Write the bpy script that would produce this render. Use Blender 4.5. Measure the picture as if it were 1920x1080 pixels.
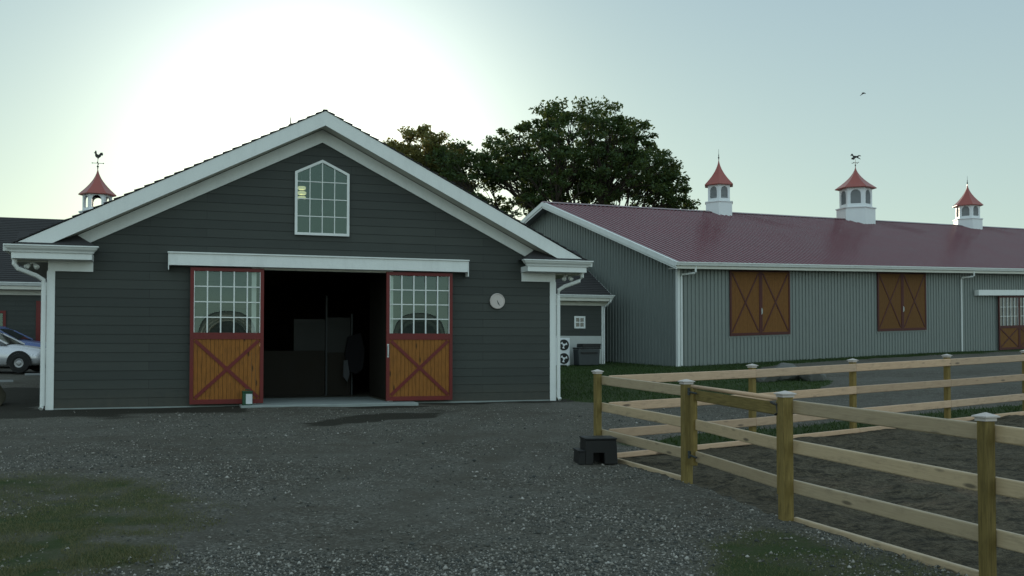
import bpy, math, random
import numpy as np
R = math.radians
scene = bpy.context.scene
for o in list(bpy.data.objects): bpy.data.objects.remove(o)

# ------------------------------------------------------------------ camera
cam = bpy.data.cameras.new('camera'); camo = bpy.data.objects.new('camera', cam)
scene.collection.objects.link(camo); scene.camera = camo
camo.location = (0, 0, 1.7); camo.rotation_euler = (R(91.6), 0, 0)
cam.sensor_width = 36; cam.lens = 1870 / 1920 * 36; cam.shift_y = 57.8 / 1920
cam.clip_start = 0.1; cam.clip_end = 2000
scene.render.resolution_x = 1024; scene.render.resolution_y = 576

# ------------------------------------------------------------------ sky and sun
SUN_AZ, SUN_EL = R(-11.2), R(10.6)          # behind the barn gable, left of the view axis
sv = (math.sin(SUN_AZ) * math.cos(SUN_EL), math.cos(SUN_AZ) * math.cos(SUN_EL), math.sin(SUN_EL))
w = bpy.data.worlds.new('World'); scene.world = w; w.use_nodes = True
nt = w.node_tree; nt.nodes.clear()
sky = nt.nodes.new('ShaderNodeTexSky'); sky.sky_type = 'NISHITA'; sky.sun_disc = False
sky.sun_elevation = SUN_EL; sky.sun_rotation = SUN_AZ
sky.air_density = 1.0; sky.dust_density = 1.0; sky.ozone_density = 1.5
tc = nt.nodes.new('ShaderNodeTexCoord')
dot = nt.nodes.new('ShaderNodeVectorMath'); dot.operation = 'DOT_PRODUCT'; dot.inputs[1].default_value = sv
nrm = nt.nodes.new('ShaderNodeVectorMath'); nrm.operation = 'NORMALIZE'
nt.links.new(tc.outputs['Generated'], nrm.inputs[0]); nt.links.new(nrm.outputs[0], dot.inputs[0])
mr = nt.nodes.new('ShaderNodeMapRange'); mr.inputs['From Min'].default_value = math.cos(R(30)); mr.inputs['From Max'].default_value = 1.0
nt.links.new(dot.outputs['Value'], mr.inputs['Value'])
pw = nt.nodes.new('ShaderNodeMath'); pw.operation = 'POWER'; pw.inputs[1].default_value = 10.5
nt.links.new(mr.outputs[0], pw.inputs[0])
aur = nt.nodes.new('ShaderNodeMix'); aur.data_type = 'RGBA'; aur.blend_type = 'ADD'; aur.clamp_factor = False   # aureole of hazy air round the sun
tint = nt.nodes.new('ShaderNodeMix'); tint.data_type = 'RGBA'; tint.blend_type = 'MULTIPLY'; tint.inputs[0].default_value = 1.0
tint.inputs[7].default_value = (0.80, 1.04, 0.97, 1)
nt.links.new(sky.outputs[0], tint.inputs[6])
# haze veil over the clear sky, brightened opposite the sun to light the walls
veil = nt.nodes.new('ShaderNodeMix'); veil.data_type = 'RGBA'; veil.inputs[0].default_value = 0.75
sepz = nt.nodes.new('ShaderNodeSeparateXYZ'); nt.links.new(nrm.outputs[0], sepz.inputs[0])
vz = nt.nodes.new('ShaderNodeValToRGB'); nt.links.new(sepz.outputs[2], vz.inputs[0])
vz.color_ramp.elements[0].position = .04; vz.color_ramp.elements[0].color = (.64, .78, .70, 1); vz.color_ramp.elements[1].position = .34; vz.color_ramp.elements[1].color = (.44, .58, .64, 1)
rear_boost = nt.nodes.new('ShaderNodeMapRange'); rear_boost.inputs['From Min'].default_value = .45; rear_boost.inputs['From Max'].default_value = -.6; rear_boost.inputs['To Min'].default_value = 10; rear_boost.inputs['To Max'].default_value = 20  # sky boost behind the viewer, added to lift the camera-facing walls
nt.links.new(dot.outputs['Value'], rear_boost.inputs['Value'])
vm = nt.nodes.new('ShaderNodeVectorMath'); vm.operation = 'SCALE'; nt.links.new(vz.outputs[0], vm.inputs[0]); nt.links.new(rear_boost.outputs[0], vm.inputs['Scale']); nt.links.new(vm.outputs[0], veil.inputs[7])
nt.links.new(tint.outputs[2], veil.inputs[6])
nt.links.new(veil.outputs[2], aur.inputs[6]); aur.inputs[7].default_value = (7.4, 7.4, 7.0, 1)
nt.links.new(pw.outputs[0], aur.inputs[0])
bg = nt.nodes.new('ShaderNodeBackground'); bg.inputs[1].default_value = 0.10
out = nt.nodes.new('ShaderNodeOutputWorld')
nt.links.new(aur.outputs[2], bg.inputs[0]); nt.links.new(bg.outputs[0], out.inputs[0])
sl = bpy.data.lights.new('sun', 'SUN'); sl.energy = 3.0; sl.angle = R(0.5); sl.color = (1, 0.86, 0.66)
so = bpy.data.objects.new('sun', sl); scene.collection.objects.link(so)
from mathutils import Vector, Matrix
so.rotation_euler = Vector(sv).to_track_quat('Z', 'Y').to_euler(); so.location = (-20, 90, 30)
scene.view_settings.view_transform = 'Standard'; scene.view_settings.look = 'None'
scene.view_settings.exposure = 0.0; scene.view_settings.gamma = 1.0
scene.cycles.max_bounces = 8

# ------------------------------------------------------------------ helpers
COL = scene.collection
class MB:
    """collects faces; build() links them as ONE mesh object"""
    def __init__(s): s.v = []; s.f = []; s.uv = []
    def face(s, pts, uv=None):
        n = len(s.v); s.v += [tuple(p) for p in pts]; s.f.append(tuple(range(n, n + len(pts))))
        s.uv.append(uv if uv else [(p[0], p[2]) for p in pts])
    def mesh(s, vs, fs):
        n = len(s.v); s.v += [tuple(p) for p in vs]
        for f in fs:
            s.f.append(tuple(n + i for i in f)); s.uv.append([(vs[i][0], vs[i][2]) for i in f])
    def obox(s, c, ax, ay, az):
        """box about centre c with half vectors; uv runs along the longest axis in metres"""
        c, A = np.array(c, float), [np.array(a, float) for a in (ax, ay, az)]
        L = [np.linalg.norm(a) for a in A]; k = int(np.argmax(L)); off = (sum(c) * 3.7) % 11
        for i in range(3):
            j, m = [q for q in range(3) if q != i]
            for sg in (1, -1):
                qs = [(-1, -1), (1, -1), (1, 1), (-1, 1)]
                if sg * np.dot(np.cross(A[j], A[m]), A[i]) < 0: qs = qs[::-1]
                pts = [c + sg * A[i] + a * A[j] + b * A[m] for a, b in qs]
                if k == m: uv = [(b * L[m] + off, a * L[j]) for a, b in qs]
                else: uv = [(a * L[j] + (off if k == j else 0), b * L[m]) for a, b in qs]
                s.face(pts, uv)
    def box(s, x0, x1, y0, y1, z0, z1):
        s.obox(((x0 + x1) / 2, (y0 + y1) / 2, (z0 + z1) / 2), ((x1 - x0) / 2, 0, 0), (0, (y1 - y0) / 2, 0), (0, 0, (z1 - z0) / 2))
    def beam(s, p0, p1, wd, h, up=(0, 0, 1)):
        p0, p1, up = np.array(p0, float), np.array(p1, float), np.array(up, float)
        d = p1 - p0; L = np.linalg.norm(d); d /= L
        sd = np.cross(d, up); sd /= np.linalg.norm(sd); u2 = np.cross(sd, d)
        s.obox((p0 + p1) / 2, d * L / 2, sd * wd / 2, u2 * h / 2)
    def prism(s, poly, axis, a, b):
        """poly: 2-D outline; axis 1: outline in (x,z) thickened along y from a to b; axis 2: (x,y) along z; axis 0: (y,z) along x"""
        def P(q, t): return {0: (t, q[0], q[1]), 1: (q[0], t, q[1]), 2: (q[0], q[1], t)}[axis]
        n = len(poly)
        ar = sum(poly[i][0] * poly[(i + 1) % n][1] - poly[(i + 1) % n][0] * poly[i][1] for i in range(n))
        if ar < 0: poly = poly[::-1]
        A = [P(q, a) for q in poly]; B = [P(q, b) for q in poly]
        uvp = [tuple(q) for q in poly]
        if axis == 1: s.face(A, uvp); s.face(B[::-1], uvp[::-1])
        else: s.face(A[::-1], uvp[::-1]); s.face(B, uvp)
        for i in range(n):
            j = (i + 1) % n
            q = [A[j], A[i], B[i], B[j]] if axis == 1 else [A[i], A[j], B[j], B[i]]
            s.face(q)
    def tube(s, pts, rad, n=6, cap=True):
        pts = [np.array(p, float) for p in pts]; rings = []
        rr = rad if hasattr(rad, '__len__') else [rad] * len(pts)
        for i, p in enumerate(pts):
            d = pts[min(i + 1, len(pts) - 1)] - pts[max(i - 1, 0)]; d = d / (np.linalg.norm(d) + 1e-9)
            a = np.cross(d, (0, 0, 1)) if abs(d[2]) < .9 else np.cross(d, (1, 0, 0)); a /= np.linalg.norm(a); b = np.cross(d, a)
            rings.append([p + rr[i] * (math.cos(t) * a + math.sin(t) * b) for t in [2 * math.pi * k / n for k in range(n)]])
        vs = [q for r in rings for q in r]; fs = []
        for i in range(len(rings) - 1):
            for k in range(n): fs.append((i * n + k, i * n + (k + 1) % n, (i + 1) * n + (k + 1) % n, (i + 1) * n + k))
        if cap: fs.append(tuple(range(n))[::-1]); fs.append(tuple((len(rings) - 1) * n + k for k in range(n)))
        s.mesh(vs, fs)
    def lathe(s, c, prof, n=24, ang0=0.0, axis='z'):
        """prof [(r,h)]; n sides round the vertical (or y) axis through c"""
        vs = []; fs = []
        for r, h in prof:
            for k in range(n):
                t = ang0 + 2 * math.pi * k / n
                vs.append((c[0] + r * math.cos(t), c[1] + r * math.sin(t), c[2] + h) if axis == 'z' else (c[0] + r * math.cos(t), c[1] + h, c[2] + r * math.sin(t)))
        for i in range(len(prof) - 1):
            for k in range(n): 
                q = (i * n + k, i * n + (k + 1) % n, (i + 1) * n + (k + 1) % n, (i + 1) * n + k)
                fs.append(q if axis == 'z' else q[::-1])
        if prof[-1][0] > 1e-4: fs.append(tuple((len(prof) - 1) * n + k for k in range(n)) if axis == 'z' else tuple((len(prof) - 1) * n + k for k in range(n))[::-1])
        if prof[0][0] > 1e-4: fs.append(tuple(range(n))[::-1] if axis == 'z' else tuple(range(n)))
        s.mesh(vs, fs)
    def build(s, name, mat, parent=None, smooth=False, shear=0.0, bevel=0.0):
        v = s.v
        z0 = parent['_z'] if parent is not None and '_z' in parent.keys() else 0.0
        v = [(a, b, c - z0 + shear * a) for a, b, c in v]
        me = bpy.data.meshes.new(name); me.from_pydata(v, [], s.f)
        ul = me.uv_layers.new(name='UVMap'); flat = [c for fu in s.uv for q in fu for c in q]
        ul.data.foreach_set('uv', flat)
        if smooth: me.polygons.foreach_set('use_smooth', [True] * len(me.polygons))
        me.materials.append(mat); me.update()
        o = bpy.data.objects.new(name, me); COL.objects.link(o)
        if parent is not None: o.parent = parent; o['_z'] = z0
        if bevel:
            wm = o.modifiers.new('weld', 'WELD'); wm.merge_threshold = 1e-4
            m = o.modifiers.new('bevel', 'BEVEL'); m.width = bevel; m.segments = 1; m.limit_method = 'ANGLE'
        return o
def tag(o, label=None, cat=None, group=None, kind=None):
    if label: o['label'] = label
    if cat: o['category'] = cat
    if group: o['group'] = group
    if kind: o['kind'] = kind
    return o
def thing(name, loc, rz=0, label=None, cat=None, group=None):
    o = bpy.data.objects.new(name, None); o.empty_display_size = .3; COL.objects.link(o)
    o.location = loc; o.rotation_euler = (0, 0, rz); o['_z'] = loc[2]
    return tag(o, label, cat, group)
def copy_tree(o, parent=None):
    c = o.copy(); COL.objects.link(c)
    if parent is not None: c.parent = parent
    for ch in list(o.children): copy_tree(ch, c)
    return c
def text_faces(mb, txt, c, size, th=.001, ydir=-1):
    """flat letters standing in the x-z plane at c"""
    cu = bpy.data.curves.new('t', 'FONT'); cu.body = txt; cu.size = size; cu.align_x = 'CENTER'; cu.align_y = 'CENTER'
    ob = bpy.data.objects.new('t', cu); COL.objects.link(ob)
    dg = bpy.context.evaluated_depsgraph_get(); me = bpy.data.meshes.new_from_object(ob.evaluated_get(dg))
    mb.mesh([(c[0] + v.co.x, c[1], c[2] + v.co.y) for v in me.vertices], [tuple(p.vertices) for p in me.polygons])
    bpy.data.objects.remove(ob); bpy.data.curves.remove(cu); bpy.data.meshes.remove(me)

# ------------------------------------------------------------------ materials
def lin(r, g, b): return tuple(((c / 255 / 12.92) if c / 255 <= .04045 else ((c / 255 + .055) / 1.055) ** 2.4) for c in (r, g, b)) + (1,)
class Mat:
    def __init__(s, name, col=(.5, .5, .5), rough=.6, metal=0.0, spec=.5):
        s.m = bpy.data.materials.new(name); s.m.use_nodes = True; s.t = s.m.node_tree
        s.b = s.t.nodes['Principled BSDF']; s.out = s.t.nodes['Material Output']
        s.b.inputs['Base Color'].default_value = tuple(col[:3]) + (1,)
        s.b.inputs['Roughness'].default_value = rough; s.b.inputs['Metallic'].default_value = metal
        s.b.inputs['Specular IOR Level'].default_value = spec; s._tc = None
    def n(s, t, **k):
        x = s.t.nodes.new(t)
        for a, b in k.items():
            if hasattr(x, a): setattr(x, a, b)
        return x
    def l(s, a, b): s.t.links.new(a, b)
    def co(s, kind='Object', scale=(1, 1, 1)):
        t = s.n('ShaderNodeTexCoord'); mp = s.n('ShaderNodeMapping'); mp.inputs['Scale'].default_value = scale
        s.l(t.outputs[kind], mp.inputs['Vector']); return mp.outputs[0]
    def noise(s, vec, scale=5, detail=4, rough=.55):
        x = s.n('ShaderNodeTexNoise'); x.inputs['Scale'].default_value = scale; x.inputs['Detail'].default_value = detail
        x.inputs['Roughness'].default_value = rough; s.l(vec, x.inputs['Vector']); return x.outputs['Fac']
    def ramp(s, fac, stops):
        x = s.n('ShaderNodeValToRGB'); cr = x.color_ramp
        while len(cr.elements) < len(stops): cr.elements.new(.5)
        for e, (p, c) in zip(cr.elements, stops): e.position = p; e.color = tuple(c[:3]) + (1,) if hasattr(c, '__len__') else (c, c, c, 1)
        s.l(fac, x.inputs[0]); return x.outputs[0]
    def mix(s, fac, a, b, mode='MIX'):
        x = s.n('ShaderNodeMix'); x.data_type = 'RGBA'; x.blend_type = mode
        for i, q in ((0, fac), (6, a), (7, b)):
            if hasattr(q, 'is_output') or isinstance(q, bpy.types.NodeSocket): s.l(q, x.inputs[i])
            elif hasattr(q, '__len__'): x.inputs[i].default_value = tuple(q[:3]) + (1,)
            else: x.inputs[i].default_value = q
        return x.outputs[2]
    def math(s, op, a, b=0.0):
        x = s.n('ShaderNodeMath'); x.operation = op
        for i, q in ((0, a), (1, b)):
            if isinstance(q, bpy.types.NodeSocket): s.l(q, x.inputs[i])
            else: x.inputs[i].default_value = q
        return x.outputs[0]
    def color(s, sock): s.l(sock, s.b.inputs['Base Color'])
    def rough(s, sock): s.l(sock, s.b.inputs['Roughness'])
    def bump(s, h, strength=.3, dist=.01):
        x = s.n('ShaderNodeBump'); x.inputs['Strength'].default_value = strength; x.inputs['Distance'].default_value = dist
        s.l(h, x.inputs['Height']); s.l(x.outputs[0], s.b.inputs['Normal'])
def sc(c, k): return tuple(min(1, x * k) for x in c[:3])
def mottled(name, col, rough=.6, amt=.25, scale=3, fine=60, bump=.15, metal=0.0, spec=.4, dirt=0.0):
    m = Mat(name, col, rough, metal, spec); v = m.co()
    a = m.noise(v, scale, 5); b = m.noise(v, fine, 3)
    c = m.mix(a, sc(col, 1 - amt), sc(col, 1 + amt)); c = m.mix(m.math('MULTIPLY', b, .35), c, sc(col, .6))
    if dirt:
        d = m.ramp(m.noise(m.co('Object', (1.5, 1.5, .5)), 2.2, 6, .7), [(.5, 0.0), (.75, 1.0)])
        c = m.mix(m.math('MULTIPLY', d, dirt), c, sc(col, .45))
    m.color(c); m.rough(m.math('MULTIPLY_ADD', a, .0) if False else m.ramp(a, [(0, max(0, rough - .12)), (1, min(1, rough + .12))]))
    m.bump(b, bump, .004); return m.m
def wood(name, light, dark, knots=True, rough=.75, blotch=.25):
    m = Mat(name, light, rough, 0, .5 if rough < .6 else .25); v = m.co('UV', (1.2, 22, 1)); g = m.noise(v, 3.0, 6, .65)
    g2 = m.noise(m.co('UV', (.8, 2.5, 1)), 1.7, 3)
    c = m.mix(m.ramp(g, [(.3, 0.0), (.72, 1.0)]), light, dark)
    c = m.mix(m.math('MULTIPLY', g2, blotch * 2), c, sc(dark, .7))
    oi = m.n('ShaderNodeObjectInfo'); c = m.mix(1.0, c, m.ramp(oi.outputs['Random'], [(0.0, (.80, .78, .74)), (.5, (1.0, 1.0, 1.0)), (1.0, (1.12, 1.06, .98))]), 'MULTIPLY')
    st = m.ramp(m.noise(m.co('UV', (3.5, 9, 1)), 1.3, 5, .7), [(.52, 0.0), (.70, 1.0)]); c = m.mix(m.math('MULTIPLY', st, .45), c, sc(dark, .55))
    if knots:
        vo = m.n('ShaderNodeTexVoronoi'); vo.inputs['Scale'].default_value = 1.0; m.l(m.co('UV', (2.1, 8, 1)), vo.inputs['Vector'])
        k = m.ramp(vo.outputs['Distance'], [(.10, 1.0), (.19, 0.0)]); c = m.mix(k, c, sc(dark, .35))
    m.color(c); m.bump(g, .5, .004); return m.m
def siding_mat():
    base = (.033, .038, .034)
    m = Mat('lap_siding_paint', base, .62, 0, .35); v = m.co()
    a = m.noise(v, .9, 4); f = m.noise(m.co('Object', (.6, .6, 9)), 5, 4); gr = m.noise(m.co('Object', (3, 3, 60)), 6, 4)
    c = m.mix(a, sc(base, .8), sc(base, 1.25)); c = m.mix(m.math('MULTIPLY', f, .5), c, sc(base, 1.3)); 
    bk = m.n('ShaderNodeTexBrick'); bk.offset = .37; bk.inputs['Scale'].default_value = 1.0; bk.inputs['Brick Width'].default_value = 3.1; bk.inputs['Row Height'].default_value = .19; bk.inputs['Mortar Size'].default_value = .004
    bk.inputs['Color1'].default_value = (.90, .90, .90, 1); bk.inputs['Color2'].default_value = (1.14, 1.12, 1.10, 1); bk.inputs['Mortar'].default_value = (.45, .45, .45, 1)
    sw_ = m.n('ShaderNodeSeparateXYZ'); m.l(v, sw_.inputs[0]); cw_ = m.n('ShaderNodeCombineXYZ'); m.l(sw_.outputs[0], cw_.inputs[0]); m.l(m.math('SUBTRACT', sw_.outputs[2], .04), cw_.inputs[1]); m.l(cw_.outputs[0], bk.inputs['Vector'])
    c = m.mix(1.0, c, bk.outputs[0], 'MULTIPLY')
    # dirt splashed up on the lowest boards
    sx = m.n('ShaderNodeSeparateXYZ'); m.l(v, sx.inputs[0])
    h = m.n('ShaderNodeMapRange'); h.inputs['From Min'].default_value = .0; h.inputs['From Max'].default_value = .55; h.inputs['To Min'].default_value = .55; h.inputs['To Max'].default_value = 0
    m.l(sx.outputs[2], h.inputs['Value']); c = m.mix(m.math('MULTIPLY', h.outputs[0], m.noise(v, 7, 4)), c, (.10, .085, .06))
    m.color(c); m.bump(gr, .25, .004); return m.m
M = {}
M['siding'] = siding_mat()
M['white'] = mottled('white_trim_paint', (.74, .76, .74), .5, .05, 1.5, 40, .06, dirt=.22)
M['soffit'] = mottled('soffit_paint', (.62, .61, .54), .6, .06, 2, 40, .05, dirt=.2)
M['red'] = mottled('dark_red_paint', (.135, .010, .008), .5, .3, 4, 50, .1)
M['stain'] = wood('stained_boards', (.36, .140, .024), (.16, .062, .012), True, .6, .2)
M['dullred'] = mottled('dull dark red paint', (.070, .011, .008), .6, .22, 4, 50, .1)
M['stain2'] = wood('weathered_stained_boards', (.22, .100, .026), (.12, .054, .014), False, .7, .2)
M['pine'] = wood('pale_pine_boards', (.50, .395, .265), (.38, .29, .19), True, .42, .12)
M['pinefar'] = wood('pink_pine_boards', (.60, .42, .29), (.44, .29, .19), True, .5, .12)
M['post'] = wood('green_treated_wood', (.32, .235, .080), (.12, .088, .029), False, .8, .3)
M['capwood'] = mottled('post_cap_zinc', (.54, .48, .45), .42, .08, 9, 60, .1)
M['concrete'] = mottled('concrete', (.26, .29, .28), .85, .25, 2.5, 45, .3)
M['shingle'] = mottled('asphalt_shingles', (.035, .033, .034), .9, .35, 3, 50, .6)
M['wall2'] = mottled('grey_ribbed_steel', (.178, .202, .190), .42, .08, .7, 8, .05, spec=.5, dirt=.15)
M['metalroof'] = mottled('maroon_steel_roof', (.145, .036, .050), .22, .14, .5, 9, .05, spec=.7, dirt=.12)
M['cupwhite'] = mottled('cupola_vinyl', (.72, .74, .76), .45, .05, 2, 30, .05)
M['copper'] = mottled('red_cupola_roof', (.30, .065, .050), .36, .15, 3, 30, .06, spec=.6)
M['louvre'] = mottled('grey_louvre', (.30, .31, .32), .6, .1, 4, 50, .1)
M['blackmetal'] = mottled('black_iron', (.020, .016, .014), .5, .2, 5, 40, .1)
M['blackplastic'] = mottled('black_plastic', (.009, .009, .009), .55, .3, 8, 80, .2, dirt=.2)
M['darkgrey'] = mottled('dark_grey_plastic', (.035, .042, .044), .5, .25, 4, 50, .1)
M['greenplastic'] = mottled('green_plastic', (.010, .060, .030), .35, .15, 8, 50, .05)
M['paper'] = mottled('label_paper', (.62, .64, .66), .6, .12, 14, 50, .05)
M['paperink'] = mottled('label_print', (.38, .20, .22), .6, .1, 14, 50, .05)
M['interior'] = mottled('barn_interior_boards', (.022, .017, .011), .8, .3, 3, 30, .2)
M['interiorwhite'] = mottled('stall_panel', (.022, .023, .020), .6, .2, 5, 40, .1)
M['interiorpale'] = mottled('pale_kerb_concrete', (.26, .27, .27), .8, .15, 5, 40, .1)
M['galv'] = mottled('galvanised_steel', (.50, .53, .54), .35, .15, 6, 50, .1, metal=.8)
M['cloth'] = mottled('horse_blanket_cloth', (.006, .005, .007), .9, .2, 8, 80, .3)
M['palecloth'] = mottled('pale_towel', (.08, .085, .09), .9, .15, 8, 80, .3)
M['tyre'] = mottled('tyre_rubber', (.014, .014, .014), .8, .2, 8, 60, .2)
M['hub'] = mottled('wheel_cover', (.30, .30, .31), .35, .1, 8, 60, .05, metal=.5)
M['silver'] = mottled('silver_car_paint', (.62, .62, .65), .28, .04, 2, 60, .01, metal=.35)
M['bluecar'] = mottled('blue_car_paint', (.10, .14, .30), .28, .05, 2, 60, .01, metal=.35)
M['carglass'] = Mat('car_glass', (.010, .013, .015), .05, 0, .9).m
M['stone'] = mottled('field_stone', (.13, .128, .118), .9, .4, 3.5, 25, .6)
M['brownstone'] = mottled('brown_stone', (.085, .075, .050), .95, .4, 3.5, 25, .6)
M['bulb'] = Mat('warm_bulb', (1, .8, .5), .4).m
bb = M['bulb'].node_tree.nodes['Principled BSDF']; bb.inputs['Emission Color'].default_value = (1, .72, .42, 1); bb.inputs['Emission Strength'].default_value = 2.0
M['lampglass'] = Mat('lamp_glass', (1, .9, .6), .4).m
bb = M['lampglass'].node_tree.nodes['Principled BSDF']; bb.inputs['Emission Color'].default_value = (1, .93, .55, 1); bb.inputs['Emission Strength'].default_value = 1.3
def glass(name, tintc=(.9, .95, .93), rough=.02, ior=1.5, spec_tint=1.0, refl=None):
    m = Mat(name); t = m.t
    tr = m.n('ShaderNodeBsdfTransparent'); tr.inputs[0].default_value = tintc + (1,)
    gl = m.n('ShaderNodeBsdfGlossy'); gl.inputs['Roughness'].default_value = rough; gl.inputs[0].default_value = (.78, 1, .93, 1)
    fr = m.n('ShaderNodeFresnel'); fr.inputs[0].default_value = ior
    f2 = m.math('MULTIPLY', fr.outputs[0], refl or 1.8)     # two faces of the pane
    mx = m.n('ShaderNodeMixShader'); m.l(f2, mx.inputs[0]); m.l(tr.outputs[0], mx.inputs[1]); m.l(gl.outputs[0], mx.inputs[2])
    m.l(mx.outputs[0], m.out.inputs[0]); return m.m
M['glass'] = glass('door_glass', (.86, .90, .88), .015, 1.5, refl=1.7)
M['winglass'] = glass('window_glass', (.5, .56, .54), .02, 1.5, refl=1.5)
def leafmat(name, a, b, trans):
    m = Mat(name, a, .55, 0, .3); g = m.n('ShaderNodeNewGeometry')
    try: rnd = g.outputs['Random Per Island']
    except Exception: rnd = g.outputs[0]
    cn = m.noise(m.co('Object'), .35, 3); f = m.math('MULTIPLY_ADD', rnd, .6); 
    x = m.n('ShaderNodeMath'); x.operation = 'MULTIPLY_ADD'; m.l(rnd, x.inputs[0]); x.inputs[1].default_value = .5; m.l(cn, x.inputs[2])
    c = m.mix(m.ramp(x.outputs[0], [(.35, 0.0), (1.0, 1.0)]), a, b); m.color(c)
    tl = m.n('ShaderNodeBsdfTranslucent'); tl.inputs[0].default_value = trans + (1,)
    mx = m.n('ShaderNodeMixShader'); mx.inputs[0].default_value = .38; m.l(m.b.outputs[0], mx.inputs[1]); m.l(tl.outputs[0], mx.inputs[2]); m.l(mx.outputs[0], m.out.inputs[0])
    return m.m
M['leaf'] = leafmat('oak_leaves', (.020, .045, .016), (.050, .085, .026), (.10, .13, .03))
M['leaf2'] = leafmat('yellow_green_leaves', (.050, .075, .025), (.12, .12, .035), (.34, .28, .08))
M['bark'] = mottled('bark', (.055, .045, .035), .95, .3, 4, 30, .7)
M['grass'] = leafmat('grass_blades', (.016, .042, .012), (.042, .075, .018), (.05, .08, .015))
M['drygrass'] = leafmat('worn_grass_blades', (.030, .060, .014), (.20, .185, .095), (.14, .13, .05))
M['pebble'] = None

# ------------------------------------------------------------------ ground height from surveyed spots (thin-plate surface)
CP = np.array([(3.56, 7.52, -.05), (2.70, 9.86, 0), (2.15, 12.33, .04), (1.25, 14.6, .10), (3.9, 16.2, .17), (5.97, 17.5, .24), (8.22, 18.9, .31), (10.3, 20.1, .37),
    (-9.5, 20.4, .40), (-4, 22.2, .42), (1, 24, .42), (-15.7, 31.8, .80), (-17, 39, .95), (-22, 30, .85), (-13, 25, .55), (7.4, 44.5, .80), (24, 55, 1.40), (2.9, 49, .93), (4.65, 47, .90), (27.5, 56.7, 1.48), (50, 71, 2.2),
    (-8, 9, .06), (0, 5, -.04), (-4, 12, .12), (3, 4, -.10), (-12, 15, .25), (0, 18, .25), (-5, 17, .28), (0, 0, -.05), (10, 5, .05), (8, 12, .14), (14, 14, .25), (20, 20, .50),
    (2, 35, .68), (7, 29, .58), (12, 36, .80), (20, 30, .85), (-20, -20, .0), (20, -20, .1), (-30, 15, .4), (-6, 45, .6), (-30, 60, 1.2), (10, 80, 1.5), (60, 30, 1.2)], float)
def _U(d2): return np.where(d2 > 1e-12, d2 * np.log(np.maximum(d2, 1e-12)) / 2, 0)
_n = len(CP); _d2 = ((CP[:, None, :2] - CP[None, :, :2]) ** 2).sum(-1)
_A = np.zeros((_n + 3, _n + 3)); _A[:_n, :_n] = _U(_d2) + np.eye(_n) * 1.0; _A[:_n, _n] = 1; _A[:_n, _n + 1:] = CP[:, :2]; _A[_n, :_n] = 1; _A[_n + 1:, :_n] = CP[:, :2].T
_w = np.linalg.solve(_A, np.r_[CP[:, 2], 0, 0, 0])
B1O = np.array([-9.50, 20.4]); B1A = R(18.53); B1U = np.array([math.cos(B1A), math.sin(B1A)]); B1V = np.array([-B1U[1], B1U[0]])
B2O = np.array([7.4, 44.5]); B2A = R(31.45); B2U = np.array([math.cos(B2A), math.sin(B2A)]); B2V = np.array([-B2U[1], B2U[0]])
W1 = 11.1
def b1w(u, v): return B1O + B1U * u + B1V * v
def ground_z(x, y):
    x = np.atleast_1d(np.array(x, float)); y = np.atleast_1d(np.array(y, float)); outz = np.empty(len(x))
    for i in range(0, len(x), 20000):
        X = np.clip(x[i:i + 20000], -40, 70); Y = np.clip(y[i:i + 20000], -30, 95)
        d2 = (X[:, None] - CP[:, 0]) ** 2 + (Y[:, None] - CP[:, 1]) ** 2
        outz[i:i + 20000] = _U(d2) @ _w[:_n] + _w[_n] + _w[_n + 1] * X + _w[_n + 2] * Y
    return outz
def gz(x, y): return float(ground_z([x], [y])[0])
def vnoise(x, y, s, seed=0):
    """smooth value noise in numpy"""
    x = np.asarray(x) / s + seed * 17.3; y = np.asarray(y) / s + seed * 9.1
    xi = np.floor(x).astype(int); yi = np.floor(y).astype(int); fx = x - xi; fy = y - yi; fx = fx * fx * (3 - 2 * fx); fy = fy * fy * (3 - 2 * fy)
    def h(a, b): t = np.sin(a * 127.1 + b * 311.7 + seed * 7.7) * 43758.5453; return t - np.floor(t)
    return (h(xi, yi) * (1 - fx) + h(xi + 1, yi) * fx) * (1 - fy) + (h(xi, yi + 1) * (1 - fx) + h(xi + 1, yi + 1) * fx) * fy
def poly_sd(x, y, poly):
    """signed distance, positive inside"""
    P = np.array(poly, float); x = np.asarray(x); y = np.asarray(y); ins = np.zeros(len(x), bool); d = np.full(len(x), 1e9)
    for i in range(len(P)):
        a, b = P[i], P[(i + 1) % len(P)]; ab = b - a
        t = np.clip(((x - a[0]) * ab[0] + (y - a[1]) * ab[1]) / (ab @ ab), 0, 1)
        d = np.minimum(d, np.hypot(x - a[0] - t * ab[0], y - a[1] - t * ab[1]))
        c = ((a[1] > y) != (b[1] > y)) & (x < (b[0] - a[0]) * (y - a[1]) / (b[1] - a[1] + 1e-12) + a[0]); ins ^= c
    return np.where(ins, d, -d)
FA0 = np.array([1.25, 14.6]); FAD = np.array([.853, .522])                 # far run of the arena fence
FB = [(1.25, 14.6, 1.365), (2.153, 12.33, 1.298), (2.695, 9.86, 1.263), (3.563, 7.52, 1.203), (4.43, 5.18, 1.15), (5.3, 2.84, 1.10)]   # near run: x, y, top z
LAWN = [(.9, 23.9), (2.4, 23.2), (4.4, 24.0), (6.2, 25.2), (8.3, 27), (9.6, 29.6), (9.8, 34), (9.3, 40), (12, 44.9), (30, 55.9), (48, 67), (47, 69.5), (7, 46), (2, 52), (-4, 44)]
GR_L = [(-14, 12.3), (-6.2, 12.0), (-4.0, 12.0), (-2.9, 10.8), (-2.9, 9.4), (-3.2, 8.4), (-2.6, 7.4), (-2.4, 5), (-14, 4)]
GR_R = [(1.55, 8.9), (2.25, 9.7), (2.7, 9.6), (3.45, 7.45), (4.6, 4.4), (3.4, 3), (1.6, 5), (1.45, 7.4)]
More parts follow.
